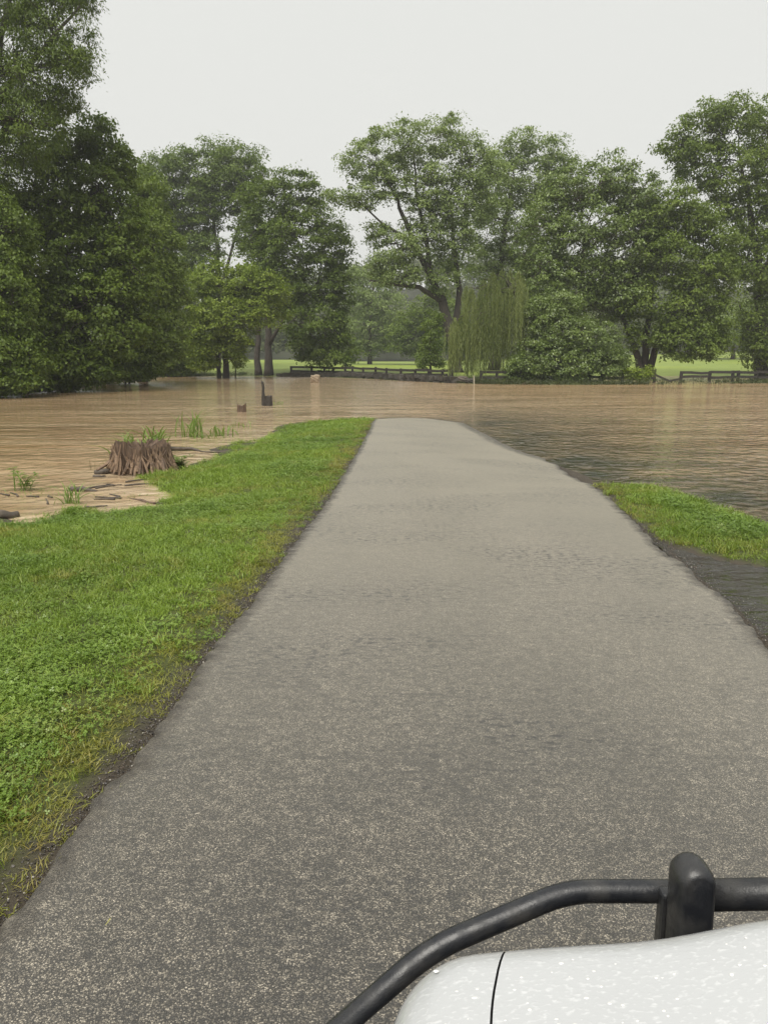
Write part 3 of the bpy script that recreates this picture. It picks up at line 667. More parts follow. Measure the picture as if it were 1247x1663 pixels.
# mid-distance trees seen between the big ones
tree('ash_tree', 'hazy light green tree left of the pasture gap between the walnuts', 128,
     [[(600,588,0,0.3),(602,520,0,0.22),(606,460,0,0.1)]], [(592,485,36,36,0),(625,500,36,32,0),(600,535,44,32,0),(580,450,18,22,1),(640,540,32,26,0),(590,565,36,20,0),(618,455,24,22,2)],
     LM_grey, L=0.5, W=0.3, pr=1.3, npl=46, dens=0.95, group='middle distance trees across the pasture')
tree('ash_tree', 'hazy olive tree right of the pasture gap under the leaning trunk', 122,
     [[(690,590,0,0.3),(690,530,0,0.22),(690,480,0,0.1)]], [(680,520,36,30,0),(710,540,32,34,0),(660,550,34,26,0),(700,500,32,26,0),(730,530,26,50,0),(690,565,34,18,0)],
     LM_mid, L=0.5, W=0.3, pr=1.25, npl=46, dens=0.95, group='middle distance trees across the pasture')
tree('young_tree', 'slim dark young tree hanging over the left fence near the willow', 64,
     [[(700,604,0,0.09),(698,570,0,0.07),(700,530,0,0.04)]], [(700,560,16,30,0),(690,585,16,14,0),(705,530,18,22,0),(712,590,10,8,0)], LM_dark, L=0.26, W=0.14, pr=0.55, npl=40, droop=0.8, dens=0.9)
tree('ash_tree', 'hazy tree in the gap between the splayed trunks and tallest tree', 130,
     [[(1190,575,0,0.3),(1190,540,0,0.2),(1192,510,0,0.1)]], [(1180,535,34,30,0),(1210,530,34,40,0),(1160,550,30,24,0),(1235,540,36,34,0)], LM_grey, L=0.5, W=0.3, pr=1.3, npl=44, group='middle distance trees across the pasture')

# willow
def willow():
    Y = 59.6; base = at(848, 612, Y); base[2] = H1(base[0], base[1])
    root = empty('weeping_willow', base); tag(root, 'weeping willow with long hanging strands over the far bank', 'tree', TREES)
    mt = MB()
    tk = np.array([at(846, 614, Y+1.6), at(849, 570, Y+1.6), at(846, 520, Y+1.6), at(838, 480, Y+1.6), at(822, 456, Y+1.4)]); tk[0, 2] = base[2] - 0.2
    mt.tube(np.stack([np.interp(np.linspace(0, 4, 13), range(5), tk[:, k]) for k in range(3)], 1), np.linspace(0.34, 0.10, 13), 10, jit=0.06)
    anchors = []
    curt = [(738,520,13,612),(748,516,12,604),(765,470,15,600),(772,524,14,610),(785,455,15,606),(800,444,17,600),(757,468,9,560),(815,440,17,612),(828,442,14,598),(790,525,16,612),(842,444,14,575),(808,470,14,596),(850,455,12,560),(735,545,9,608),(780,480,18,590),(825,470,16,606),(762,545,12,614)]
    V, T = [], []
    for (px, py, w, yb) in curt:
        top = at(px, py, Y + rng.uniform(-2.2, 2.0)); s = Y / FPX
        mt.tube(curve_pts(tk[3 if py < 500 else 2], top, 7, 0.10, 0.04), np.linspace(0.05, 0.015, 7), 5)
        bot = at(px, yb, Y)[2]; tc = rng.uniform(0, 1)
        for q in range(54):
            ox, oy = rng.normal(0, w * s * 0.42), rng.normal(0, 0.35)
            L_ = (top[2] - bot) * rng.uniform(0.55, 1.02); z0 = top[2] - abs(ox) * 0.5 + rng.normal(0, 0.1)
            n = int(L_ / 0.11); t = np.linspace(0, 1, n)
            sway = rng.normal(0, 0.10); ph = rng.uniform(0, 6)
            P = np.stack([top[0] + ox * (0.35 + 0.65 * np.minimum(1, t * 5)) + sway * t + 0.03 * np.sin(t * 9 + ph), top[1] + oy * np.minimum(1, t * 4) + rng.normal(0, 0.02, n), z0 - t * L_], 1)
            P += rng.normal(0, 0.035, P.shape) * np.array([1, 1, 0.5])
            ax = np.array([0, 0, -1.0]) + rng.normal(0, 0.16, P.shape); nr = rdir(n) * np.array([1, 1, 0.3])
            V.append(kites(P, ax, nr, rng.uniform(0.18, 0.30, n), rng.uniform(0.026, 0.05, n))); T.append(np.clip(0.5 * tc + 0.5 * rng.random(n), 0, 1))
    mt.build('trunk', M_bark, root, True).location = [-float(q) for q in base]
    quads_mesh('crown', np.concatenate(V), LM_willow, root, np.concatenate(T), base)
willow()

# the wood beyond the pasture, too far to tell apart
def far_wood():
    V, T = [], []
    def crown(c, r, n, size):
        d = rdir(n); d[:, 2] = np.abs(d[:, 2]) * 1.1 - 0.35
        b = 1 + 0.22 * np.sin(d[:, 0] * 5 + c[0]) * np.cos(d[:, 1] * 6 + c[1]) + 0.18 * np.sin(d[:, 2] * 9 + c[0] * 3)
        P = c + d * r * (b * rng.uniform(0.75, 1.05, n))[:, None]
        V.append(kites(P, rng.normal(size=(n, 3)), d * 0.6 + np.array([0, 0, 0.7]) + rng.normal(size=(n, 3)) * 0.4, size * rng.uniform(0.6, 1.3, n), size * 0.62 * rng.uniform(0.6, 1.3, n)))
        T.append(np.clip(0.55 * rng.random() + 0.45 * rng.random(n), 0, 1))
    for k in range(120):                                              # hedge line at the end of the pasture
        x = -75 + 185 * k / 119 + rng.normal(0, 0.8); y = 184 + rng.normal(0, 2.5); h = rng.uniform(6, 11); z = H1(x, y)
        crown(np.array([x, y, z + h * 0.45]), np.array([2.6, 2.6, h * 0.55]), 420, 0.75)
    xs = rng.uniform(-190, 260, 1150); ys = rng.uniform(192, 350, 1150)
    for x, y in zip(xs, ys):
        if abs(x / y) > 0.72 and rng.random() < 0.6: continue
        h = rng.uniform(9, 16); crown(np.array([x, y, H1(x, y) + h * 0.55]), np.array([4.2, 4.2, h * 0.5]), 95, 1.5)
    o = quads_mesh('far_wood', np.concatenate(V), LM_far, None, np.concatenate(T))
    tag(o, 'misty wooded hillside beyond the pasture', 'woodland', kind='stuff')
far_wood()

# ------------------------------------------------------------------ fences, wall, posts
def bar(mb, p0, p1, w, h):
    p0, p1 = np.array(p0), np.array(p1); d = p1 - p0; L = np.linalg.norm(d); x = d / L
    y = np.cross([0, 0, 1], x); y /= np.linalg.norm(y) + 1e-9; z = np.cross(x, y)
    n = 4; V = []
    for i in range(n):
        c = p0 + d * i / (n - 1) + (rng.normal(0, 0.012, 3) if 0 < i < n-1 else 0)
        for a, b in ((-1,-1),(1,-1),(1.0,0.8),(-0.9,1)): V.append(c + y * a * w / 2 + z * b * h / 2)
    F = [(i*4+j, i*4+(j+1) % 4, (i+1)*4+(j+1) % 4, (i+1)*4+j) for i in range(n-1) for j in range(4)] + [(3,2,1,0), (12,13,14,15)]
    mb.add(V, F)
def fence(label, posts, Yf, topf, lowf, group, skip=(), fallen=()):
    P = []
    for px in posts:
        Y = Yf(px); P.append((px, Y, at(px, topf(px), Y), at(px, lowf(px), Y)))
    root = empty('rail_fence', (P[0][2][0], P[0][1], 0)); tag(root, label, 'fence', group)
    off = np.array([P[0][2][0], P[0][1], 0])
    for i, (px, Y, tp, lo) in enumerate(P):
        g = H1(tp[0], Y) - 0.2; m = MB(); lean = rng.normal(0, 0.03)
        bar(m, (tp[0], Y, g), (tp[0] + lean, Y, tp[2] + rng.uniform(0.06, 0.16)), 0.20, 0.20); m.build('post', M_fence, root, loc=off).location = (0, 0, 0)
        if i + 1 < len(P) and i not in skip:
            q = P[i+1]
            for a, b in ((tp, q[2]), (lo, q[3])):
                m = MB(); dz = rng.normal(0, 0.025)
                bar(m, a + np.array([0.02, -0.1, dz]), b + np.array([-0.02, -0.1, rng.normal(0, 0.025)]), 0.10, 0.19); m.build('rail', M_fence, root, loc=off).location = (0, 0, 0)
    for a, b in fallen:
        m = MB(); bar(m, a, b, 0.10, 0.15); m.build('rail', M_fence, root, loc=off).location = (0, 0, 0)
    return root
FG = 'weathered rail fences along the far bank'
_fs = np.array([onz(x, y, WL)[1] for x, y in far_px]); fY = lambda px: float(np.interp(px, [q[0] for q in far_px], _fs)) + 1.1
fence('dark rail fence on the stone bank left of the willow', [473,506,527,541,560,573,590,609,628,651,674,695,718,735], fY,
      lambda x: np.interp(x, [470, 560, 600, 640, 735], [596, 598, 598, 601, 602.5]), lambda x: np.interp(x, [470, 560, 600, 640, 735], [602.5, 604, 606, 608, 609]), FG)
gY = lambda px: float(np.interp(px, [770, 1247], [57.5, 59]))
fence('short grey rail fence under the hanging willow strands', [781,806,832,862], gY, lambda x: 605, lambda x: 613, FG)
pA, pB = at(1064, 609, 58), at(1086, 619, 57.6); pC = at(1104, 615, 58)
fence('dark rail fence at the right bank with one collapsed section', [957,978,1010,1038,1063,1105,1152,1190,1199,1228,1262,1300,1345], gY,
      lambda x: np.interp(x, [957, 1063, 1105, 1150, 1345], [603, 602, 606, 604.5, 604]), lambda x: np.interp(x, [957, 1063, 1105, 1345], [613, 614, 612, 613]), FG, skip=(4,),
      fallen=((pA, pB), (pB, pC)))

def stone_wall():
    root = empty('stone_bank', at(560, 612, 74)); tag(root, 'low dark bank of rough stones below the left rail fence', 'stone bank')
    off = np.array(root.location); m = MB(); core = MB()
    xs = np.linspace(452, 738, 62)
    for i, px in enumerate(xs):
        Y = fY(px) - 0.95; top = np.interp(px, [452, 480, 560, 640, 738], [606.5, 604, 604.5, 607.5, 611.0]); b = at(px, 617, Y); zt = at(px, top, Y)[2]
        zb = WL - 0.3; nC = max(2, int((zt - zb) / 0.27))
        for k in range(nC):
            z = zb + (k + 0.5) * (zt - zb) / nC
            m.box((b[0] + rng.normal(0, 0.05), Y + rng.normal(0, 0.06) + k * 0.07, z), (rng.uniform(0.26, 0.48), 0.42, (zt - zb) / nC * rng.uniform(0.8, 1.05)), jit=0.055)
    P0 = [(at(px, 610, fY(px))[0], fY(px)) for px in xs]
    for (x0, y0), (x1, y1), px in zip(P0[:-1], P0[1:], xs):
        zt = at(px, np.interp(px, [452, 480, 560, 640, 738], [608, 605.5, 606, 609, 612]), fY(px))[2]
        core.box(((x0+x1)/2, (y0+y1)/2 - 0.2, (zt + WL - 0.4) / 2), (abs(x1-x0) * 1.02, 1.1, zt - WL + 0.4))
    o = m.build('stone', M_stone, root, loc=off); o.location = (0, 0, 0); o['kind'] = 'stuff'
    core.build('earth_core', M_stone, root, loc=off).location = (0, 0, 0)
stone_wall()

def rock(name, label, cat, px, py, Y, size, mat, seed, group=None, boxy=0.5):
    r = np.random.default_rng(seed); c = at(px, py, Y); bm = bmesh.new()
    bmesh.ops.create_icosphere(bm, subdivisions=3, radius=1.0)
    ph = r.uniform(0, 6, 6)
    for v in bm.verts:
        p = v.co; n = p.normalized(); q = max(abs(n.x), abs(n.y), abs(n.z))
        p = n * (1 - boxy + boxy / q * 0.8) * (1 + 0.08 * math.sin(4*n.x+ph[0]) + 0.07 * math.sin(5*n.y+ph[1]) + 0.06 * math.sin(9*n.z+6*n.x+ph[2]))
        v.co = Vector((p.x * size[0]/2, p.y * size[1]/2, p.z * size[2]/2))
    me = bpy.data.meshes.new(name); bm.to_mesh(me); bm.free(); me.materials.append(mat)
    o = link(bpy.data.objects.new(name, me)); o.location = (float(c[0]), float(c[1]), float(c[2])); tag(o, label, cat, group); return o
rock('boulder', 'squarish pale brown block standing in the floodwater before the stone bank', 'boulder', 512, 615.5, 59, (0.85, 0.7, 0.72), M_palewood, 3, boxy=0.92)
rock('boulder', 'rough brown stone at the foot of the willow strands', 'boulder', 748, 617, 57, (1.15, 0.8, 0.6), M_oldwood, 4, boxy=0.3)
rock('boulder', 'smaller rough stone right of the one under the willow', 'boulder', 763, 618.5, 56.4, (0.7, 0.6, 0.42), M_stone, 5, boxy=0.3)
mw, ntw, pw, _ = newmat('white_paint_post'); pw.inputs['Base Color'].default_value = (0.36, 0.33, 0.25, 1)
m = MB(); b0 = at(770, 624, 55.5); t0 = at(769, 610, 55.5); m.tube([b0 - np.array([0, 0, 0.4]), (b0 + t0) / 2, t0], [0.05, 0.05, 0.045], 8)
tag(m.build('marker_post', mw, loc=b0), 'pale wooden stake standing in the water before the willow', 'post')

# ------------------------------------------------------------------ stumps, logs, weeds
def stump(name, label, px, py, wb, wt, h, mat, seed, shards=0, n=44, lean=0.0, topcut=0.12, z0=WL):
    r = np.random.default_rng(seed); base = onz(px, py, z0); root = empty(name, base); tag(root, label, 'stump')
    ang = np.linspace(0, 2*np.pi, n, endpoint=False); V = []
    fl = 1 + 0.10 * np.sin(ang * 5 + r.uniform(0, 6)) + 0.06 * np.sin(ang * 9 + r.uniform(0, 6)) + (0.035 * np.sin(ang * 23) if n > 60 else 0) + r.normal(0, 0.035, n)
    top = h * (1 + r.uniform(-topcut, topcut, n) + 0.05 * np.sin(ang * 2))
    zz = np.linspace(0, 1, 9)
    for t in zz:
        rad = (wb/2 + (wt/2 - wb/2) * t ** 0.65) * (1 + (fl - 1) * (1.2 - 0.6 * t))
        V.append(np.stack([np.cos(ang) * rad + lean * t * h, np.sin(ang) * rad * 0.85, -0.3 + (top + 0.3) * t], 1))
    rad = wt/2 * 0.8; V.append(np.stack([np.cos(ang) * rad + lean * h, np.sin(ang) * rad * 0.85, top - 0.04], 1))
    V.append(np.stack([np.cos(ang) * rad * .3 + lean * h, np.sin(ang) * rad * 0.3, 0 * top + h * 0.8], 1))
    V = np.concatenate(V); m_ = len(V) // n
    F = [(i*n+j, i*n+(j+1) % n, (i+1)*n+(j+1) % n, (i+1)*n+j) for i in range(m_-1) for j in range(n)] + [tuple(range((m_-1)*n, m_*n))]
    mb = MB(); mb.add(V, F); mb.build('wood', mat, root, False)
    for k in range(shards):
        a = r.uniform(np.pi, 2*np.pi) if k < shards * 0.8 else r.uniform(0, np.pi)
        t0, t1 = r.uniform(-0.1, 0.25), r.uniform(0.55, 1.08)
        f = lambda t: np.array([math.cos(a) * (wb/2 + (wt/2 - wb/2) * max(t, 0) ** 0.65) * 1.07, math.sin(a) * (wb/2 + (wt/2 - wb/2) * max(t, 0) ** 0.65) * 0.92, t * h])
        tw = r.normal(0, 0.035); sw = np.array([-math.sin(a), math.cos(a) * 0.85, 0])
        p = [f(t) + sw * tw * (i - 1) + r.normal(0, 0.008, 3) for i, t in enumerate(np.linspace(t0, t1, 4))]
        if k % 23 == 0: p[0] = p[0] + np.array([math.cos(a), math.sin(a), 0]) * wb * 0.16; p[1] = p[1] + np.array([math.cos(a), math.sin(a), 0]) * wb * 0.05
        p[-1] += np.array([math.cos(a), math.sin(a), 0]) * r.uniform(0, 0.05)
        s = MB(); w = r.uniform(0.010, 0.030); s.tube(p, [w, w * 1.1, w * 0.8, w * 0.25], 5, jit=0.25); s.build('bark_strip', [M_redwood, M_deadwood, M_redwood][k % 3], root)
    return root
stump('tree_stump', 'large reddish stump with frayed bark at the lawn edge', 233, 766, 1.14, 0.80, 0.47, M_deadwood, 2, shards=95, n=130)
sn = stump('tree_stump', 'dark far stump with a tall broken snag rising from its side', 436, 659, 0.34, 0.30, 0.38, M_fence, 5, n=20, topcut=0.06)
m = MB(); s_ = 28.5 / 1250
m.tube(np.array([(-0.17, -0.02, -0.2), (-0.18, 0, 0.3), (-0.19, 0, 0.55), (-0.18, 0, 0.72), (-0.205, 0, 0.9), (-0.25, 0, 0.98)]), [0.085, 0.075, 0.055, 0.05, 0.045, 0.01], 9, jit=0.1); m.build('snag', M_fence, sn)
stump('tree_stump', 'little jagged stump in the shallows left of the snag stump', 393, 669, 0.34, 0.30, 0.27, M_deadwood, 8, n=18, topcut=0.3)
for px in ():
    pass
def log(name, label, pts, r0, r1, mat, cat='branch', group=None):
    P = np.array(pts); m = MB(); tt = np.linspace(0, len(P)-1, (len(P)-1)*3+1)
    Q = np.stack([np.interp(tt, range(len(P)), P[:, k]) for k in range(3)], 1); Q[1:-1] += rng.normal(0, r0 * 0.18, Q[1:-1].shape)
    m.tube(Q, np.linspace(r0, r1, len(Q)), 8, jit=0.12); o = m.build(name, mat, None, True, loc=P[0]); tag(o, label, cat, group); return o
DG = 'driftwood washed up at the waterline'
log('driftwood_branch', 'long dark branch lying behind the large stump', [onz(262,728,WL+.04), onz(285,729,WL+.05), onz(306,728,WL+.05), onz(325,733,WL)], 0.045, 0.03, M_oldwood, group=DG)
log('driftwood_branch', 'thin dark twig touching the grass right of the long branch', [onz(325,733,WL+.01), onz(350,734.5,WL+.015), onz(372,733,WL+.02)], 0.012, 0.02, M_oldwood, group=DG)
h1, h2 = hit(192, 812), hit(252, 820)
log('driftwood_branch', 'straight stick lying across the wet grass edge', [h1 + [0,0,.03], (h1+h2)/2 + [0,0,.03], h2 + [0,0,.02]], 0.03, 0.02, M_deadwood, group=DG)
log('driftwood_branch', 'dark wet log at the left edge of the lawn', [onz(-60,838,WL+.02), onz(-10,838,WL+.04), onz(30,836,WL+.02)], 0.09, 0.05, M_oldwood, 'log', group=DG)
log('driftwood_branch', 'flat piece of broken bark beside the reed clump', [onz(116,796,WL+.01), onz(135,795,WL+.03), onz(158,798,WL)], 0.045, 0.02, M_oldwood, group=DG)
log('driftwood_branch', 'short dark root stub left of the large stump', [onz(155,768,WL+.02), onz(172,765,WL+.05), onz(192,764,WL+.03)], 0.05, 0.05, M_oldwood, group=DG)
log('driftwood_branch', 'small floating chip near the root stub', [onz(152,774,WL+.01), onz(163,773,WL+.02), onz(172,774,WL)], 0.03, 0.015, M_oldwood, group=DG)

for k in range(16):
    c = onz(rng.uniform(90, 300), rng.uniform(775, 812), WL + 0.012) if k % 2 else onz(rng.uniform(-20, 170), rng.uniform(782, 828), WL + 0.012)
    a, l = rng.uniform(0, 3.14), rng.uniform(0.06, 0.22); d = np.array([math.cos(a) * l, math.sin(a) * l, 0])
    log('driftwood_twig', 'small dark twig or bark bit floating in the silty shallows', [c - d, c + rng.normal(0, 0.012, 3) * [1, 1, 0.3], c + d], 0.014, 0.007, M_oldwood, 'twig', 'small twigs in the shallows')
def weed(label, px, py, n, h, spread, width, seed, mat=None, z=None, arch=0.5, thin=False, name='weed_clump', stalk=False):
    r = np.random.default_rng(seed); b = onz(px, py, WL) if z is None else hit(px, py); root = empty(name, b); tag(root, label, 'weed', 'weeds standing in the shallows')
    V, T = [], []
    n, width, arch = int(n * 1.5), width * 0.62, arch * 1.25
    for k in range(n):
        o = np.array([r.normal(0, spread), r.normal(0, spread * 0.6), -0.05]); a = r.uniform(0, 2*np.pi); hh = h * r.uniform(0.5, 1.0); rch = hh * arch * r.uniform(0.3, 1.2)
        t = np.linspace(0, 1, 7); out = rch * t ** 2; zz = hh * (t - 0.35 * arch * t ** 3)
        C = np.stack([o[0] + math.cos(a) * out, o[1] + math.sin(a) * out, o[2] + zz], 1)
        w = width * np.sin(np.clip(t * 0.85 + 0.15, 0, 1) * np.pi) ** 0.7 * 0.5; w[-1] = 0.001
        S = np.array([-math.sin(a), math.cos(a), 0]); S = S + r.normal(0, 0.35, 3); S /= np.linalg.norm(S)
        for i in range(6): V.append([C[i] - S*w[i], C[i] + S*w[i], C[i+1] + S*w[i+1], C[i+1] - S*w[i+1]]); T.append(r.random() * 0.3 + 0.7 * (k / n))
        if stalk:
            for i in (2, 3, 4, 5, 6):
                for s2 in (0, 2.4):
                    aa = a + i * 2 + s2; ln = 0.12 * r.uniform(0.6, 1.2); d = np.array([math.cos(aa), math.sin(aa), 0.25]); q = np.cross(d, [0, 0, 1]); c = C[i]
                    V.append([c, c + d*ln*.5 + q*ln*.17, c + d*ln - [0, 0, .02], c + d*ln*.5 - q*ln*.17]); T.append(r.random())
    o = quads_mesh('leaves', np.array(V, float), mat or LM_weed, root, np.array(T)); return root
weed('tall grassy clump with the tallest upright blades behind the stump', 311, 710, 24, 0.95, 0.14, 0.045, 1, arch=0.55)
weed('low weeds in the water right of the tallest clump', 338, 712, 16, 0.42, 0.16, 0.035, 2, arch=0.8)
weed('leafy weed with pale broad blades close to the submerged lawn', 362, 708, 16, 0.5, 0.14, 0.05, 3, arch=0.7)
weed('sparse weed sprig farthest right in the shallows row', 390, 694, 12, 0.36, 0.14, 0.03, 4, arch=0.6)
weed('arching weeds directly behind the large stump, left part', 222, 738, 24, 0.82, 0.17, 0.05, 5, arch=0.9)
weed('arching weeds directly behind the large stump, right part', 256, 735, 22, 0.98, 0.16, 0.05, 6, arch=0.8)
weed('bright weed between the large stump and thin upright twig', 289, 762, 14, 0.42, 0.07, 0.035, 7, arch=0.6, stalk=True)
weed('bushy broad leaved weed in the water at far left', 42, 797, 5, 0.48, 0.07, 0.03, 8, arch=0.4, stalk=True)
weed('ragged reed clump beside the broken bark', 117, 818, 15, 0.5, 0.07, 0.026, 9, arch=0.7)
weed('submerged grass tips below the broad leaved weed', 62, 800, 60, 0.14, 0.38, 0.014, 10, arch=0.7)
weed('small weed standing right of the snag stump', 450, 657, 14, 0.36, 0.2, 0.03, 11, arch=0.6)
weed('thin green line of grass tips breaking the water right of the road', 958, 680, 70, 0.10, 0.5, 0.02, 12, arch=0.8)
weed('short green patch between reed clump and straight stick', 205, 806, 60, 0.12, 0.2, 0.014, 13, arch=0.7)
weed('long grass tuft at the lawn corner beside the dark log', 32, 858, 70, 0.26, 0.16, 0.014, 14, z=1, arch=0.8)
LM_dry = leaf_mat('dry_stalk', (0.07, 0.05, 0.03), (0.14, 0.10, 0.06))
weed('thin bare dead stalks left of the large stump', 166, 763, 9, 0.34, 0.11, 0.010, 15, LM_dry, arch=0.1)
weed('single dead stalk right of the large stump', 297, 764, 2, 0.3, 0.02, 0.02, 16, LM_dry, arch=0.05)

# ------------------------------------------------------------------ grass, clover, gravel (stuff)
def scatter(name, P, rot, scl, idx, sources, label, cat):
    c = bpy.data.collections.new(name + '_source')
    for i, s in enumerate(sources):
        s.name = '%s_%02d' % (name, i); c.objects.link(s)
    me = bpy.data.meshes.new(name); me.vertices.add(len(P)); me.vertices.foreach_set('co', P.astype(np.float32).ravel())
    for k, t, key, v in (('rot', 'FLOAT_VECTOR', 'vector', rot), ('scl', 'FLOAT', 'value', scl), ('idx', 'INT', 'value', idx)):
        a = me.attributes.new(k, t, 'POINT'); a.data.foreach_set(key, v.astype(np.int32 if t == 'INT' else np.float32).ravel())
    o = link(bpy.data.objects.new(name, me)); tag(o, label, cat, kind='stuff')
    ng = bpy.data.node_groups.new(name, 'GeometryNodeTree')
    ng.interface.new_socket('Geometry', in_out='INPUT', socket_type='NodeSocketGeometry'); ng.interface.new_socket('Geometry', in_out='OUTPUT', socket_type='NodeSocketGeometry')
    n = ng.nodes; gi, go = n.new('NodeGroupInput'), n.new('NodeGroupOutput')
    ci = n.new('GeometryNodeCollectionInfo'); ci.inputs['Collection'].default_value = c; ci.inputs['Separate Children'].default_value = True; ci.inputs['Reset Children'].default_value = True
    ip = n.new('GeometryNodeInstanceOnPoints'); ip.inputs['Pick Instance'].default_value = True
    def attr(nm, t):
        q = n.new('GeometryNodeInputNamedAttribute'); q.data_type = t; q.inputs['Name'].default_value = nm
        return next(s for s in q.outputs if s.enabled and s.name == 'Attribute')
    e = n.new('FunctionNodeEulerToRotation'); ng.links.new(attr('rot', 'FLOAT_VECTOR'), e.inputs[0])
    ng.links.new(gi.outputs[0], ip.inputs['Points']); ng.links.new(ci.outputs[0], ip.inputs['Instance'])
    ng.links.new(attr('idx', 'INT'), ip.inputs['Instance Index']); ng.links.new(e.outputs[0], ip.inputs['Rotation']); ng.links.new(attr('scl', 'FLOAT'), ip.inputs['Scale'])
    ng.links.new(ip.outputs[0], go.inputs[0])
    md = o.modifiers.new('scatter', 'NODES'); md.node_group = ng
    return o
def free_mesh(name, V, mat, tint=None):
    o = quads_mesh(name, V, mat, None, tint); COL.objects.unlink(o); return o
def grass_mat(name, g0, g1, dry, shine=0.4):
    m, nt, p, out = newmat(name)
    rnd = N(nt, 'ShaderNodeObjectInfo').outputs['Random']; tin = N(nt, 'ShaderNodeAttribute', attribute_name='tint').outputs['Fac']
    pos = geopos(nt)
    pn = noise(nt, pos, 1.1, 4, 0.6); pn2 = noise(nt, pos, 0.42, 3, 0.5)
    f = math_(nt, 'ADD', math_(nt, 'MULTIPLY', rnd, 0.45), math_(nt, 'MULTIPLY', tin, 0.55))
    c = mixc(nt, f, g0, g1)
    c = mixc(nt, ramp(nt, pn2.outputs[0], [(0.40, 0.0), (0.66, 0.5)]).outputs[0], c, (g0[0] * 0.75, g0[1] * 0.8, g0[2] * 0.9))
    d = math_(nt, 'MULTIPLY', ramp(nt, pn.outputs[0], [(0.50, 0.0), (0.70, 0.8)]).outputs[0], ramp(nt, rnd, [(0.3, 0.0), (0.8, 1.0)]).outputs[0])
    c = mixc(nt, d, c, dry)
    nt.links.new(c, p.inputs['Base Color']); p.inputs['Roughness'].default_value = shine; p.inputs['Specular IOR Level'].default_value = 0.5
    t = N(nt, 'ShaderNodeBsdfTranslucent'); nt.links.new(c, t.inputs[0])
    ms = N(nt, 'ShaderNodeMixShader'); ms.inputs[0].default_value = 0.35
    nt.links.new(p.outputs[0], ms.inputs[1]); nt.links.new(t.outputs[0], ms.inputs[2]); nt.links.new(ms.outputs[0], out.inputs[0])
    return m
M_grass = grass_mat('grass_blade', (0.132, 0.212, 0.016), (0.285, 0.395, 0.052), (0.33, 0.28, 0.07))
M_edge = grass_mat('edge_grass', (0.17, 0.19, 0.025), (0.34, 0.34, 0.06), (0.28, 0.19, 0.075))
M_clover = grass_mat('clover_leaf', (0.110, 0.192, 0.020), (0.260, 0.370, 0.064), (0.24, 0.27, 0.06), 0.35)
def tuft(name, n, h, spread, w, mat, seed, arch=0.7):
    r = np.random.default_rng(seed); V, T = [], []
    for k in range(n):
        o = np.array([r.normal(0, spread), r.normal(0, spread), -0.01]); a = r.uniform(0, 6.283); hh = h * r.uniform(0.45, 1.1); rc = hh * arch * r.uniform(0.2, 1.5)
        t = np.linspace(0, 1, 4); C = np.stack([o[0] + math.cos(a)*rc*t**1.7, o[1] + math.sin(a)*rc*t**1.7, o[2] + hh*(t - 0.3*arch*t**3)], 1)
        ww = w * np.array([0.5, 0.55, 0.4, 0.03]) * r.uniform(0.7, 1.3); b = a + 1.57 + r.normal(0, 0.5); S = np.array([math.cos(b), math.sin(b), 0]); tt = r.random()
        for i in range(3): V.append([C[i]-S*ww[i], C[i]+S*ww[i], C[i+1]+S*ww[i+1], C[i+1]-S*ww[i+1]]); T.append(tt)
    return free_mesh(name, np.array(V), mat, np.array(T))
def clover(name, n, h, spread, s, seed):
    r = np.random.default_rng(seed); V, T = [], []
    for k in range(n):
        c = np.array([r.normal(0, spread), r.normal(0, spread), h * r.uniform(0.35, 1.1)]); a0 = r.uniform(0, 6.28); tt = r.random(); tilt = r.normal(0, 0.35, 2)
        for q in range(3):
            a = a0 + q * 2.094; d = np.array([math.cos(a), math.sin(a), 0.12 + tilt[0]*math.cos(a) + tilt[1]*math.sin(a)]); e = np.array([-math.sin(a), math.cos(a), -tilt[0]*math.sin(a) + tilt[1]*math.cos(a)])
            V.append([c, c + d*s*.6 + e*s*.42, c + d*s*1.02, c + d*s*.6 - e*s*.42]); T.append(tt)
        w = 0.0012; V.append([(c[0]-w, c[1], 0), (c[0]+w, c[1], 0), c + [w, 0, 0], c - [w, 0, 0]]); T.append(tt)
    return free_mesh(name, np.array(V), M_clover, np.array(T))
SRC = [tuft('g', 34, 0.070, 0.045, 0.0050, M_grass, 1), tuft('g', 30, 0.060, 0.055, 0.0046, M_grass, 2, 1.0), tuft('g', 26, 0.095, 0.040, 0.0055, M_grass, 3, 0.9),
       clover('g', 22, 0.045, 0.05, 0.013, 4), clover('g', 20, 0.055, 0.055, 0.016, 5), tuft('g', 22, 0.055, 0.04, 0.0045, M_edge, 6, 1.1), tuft('g', 26, 0.15, 0.05, 0.0065, M_grass, 7, 0.9)]
def points(n, x0, x1, y0, y1, dens, maxd):
    X, Y = rng.uniform(x0, x1, n), rng.uniform(y0, y1, n); A = (x1-x0)*(y1-y0)
    p = dens(X, Y) * A / n; k = rng.random(n) < p; return X[k], Y[k]
def lawn_density(X, Y):
    dist = np.hypot(X, Y); base = np.interp(dist, [1.5, 4, 8, 14, 24, 40], [640, 600, 460, 300, 160, 60])
    a = sdist(shore1, X, Y); rd = roadd(X, Y); s = soilmask(X, Y); q = sdist(pud, X, Y)
    i = sdist(isl, X, Y)
    wet = sstep(-0.10, 0.25, a + (vnoise(X, Y, 2.2, 41) - 0.55) * 1.3)
    pat = 0.7 + 0.3 * sstep(0.25, 0.5, vnoise(X, Y, 1.7, 42))
    d = base * wet * pat * np.clip(1 - 0.60 * s, 0.1, 1) * (rd < 0.012) * (q < 0.0)
    d = d * sstep(WL - 0.05, WL + 0.03, H(X, Y))
    d = d * np.where((X > 0.8) & (i < -0.02), 0.0, 1.0)
    return np.where(i > -0.05, base * 1.0 * (rd < -0.02) * (q < -0.02), d)
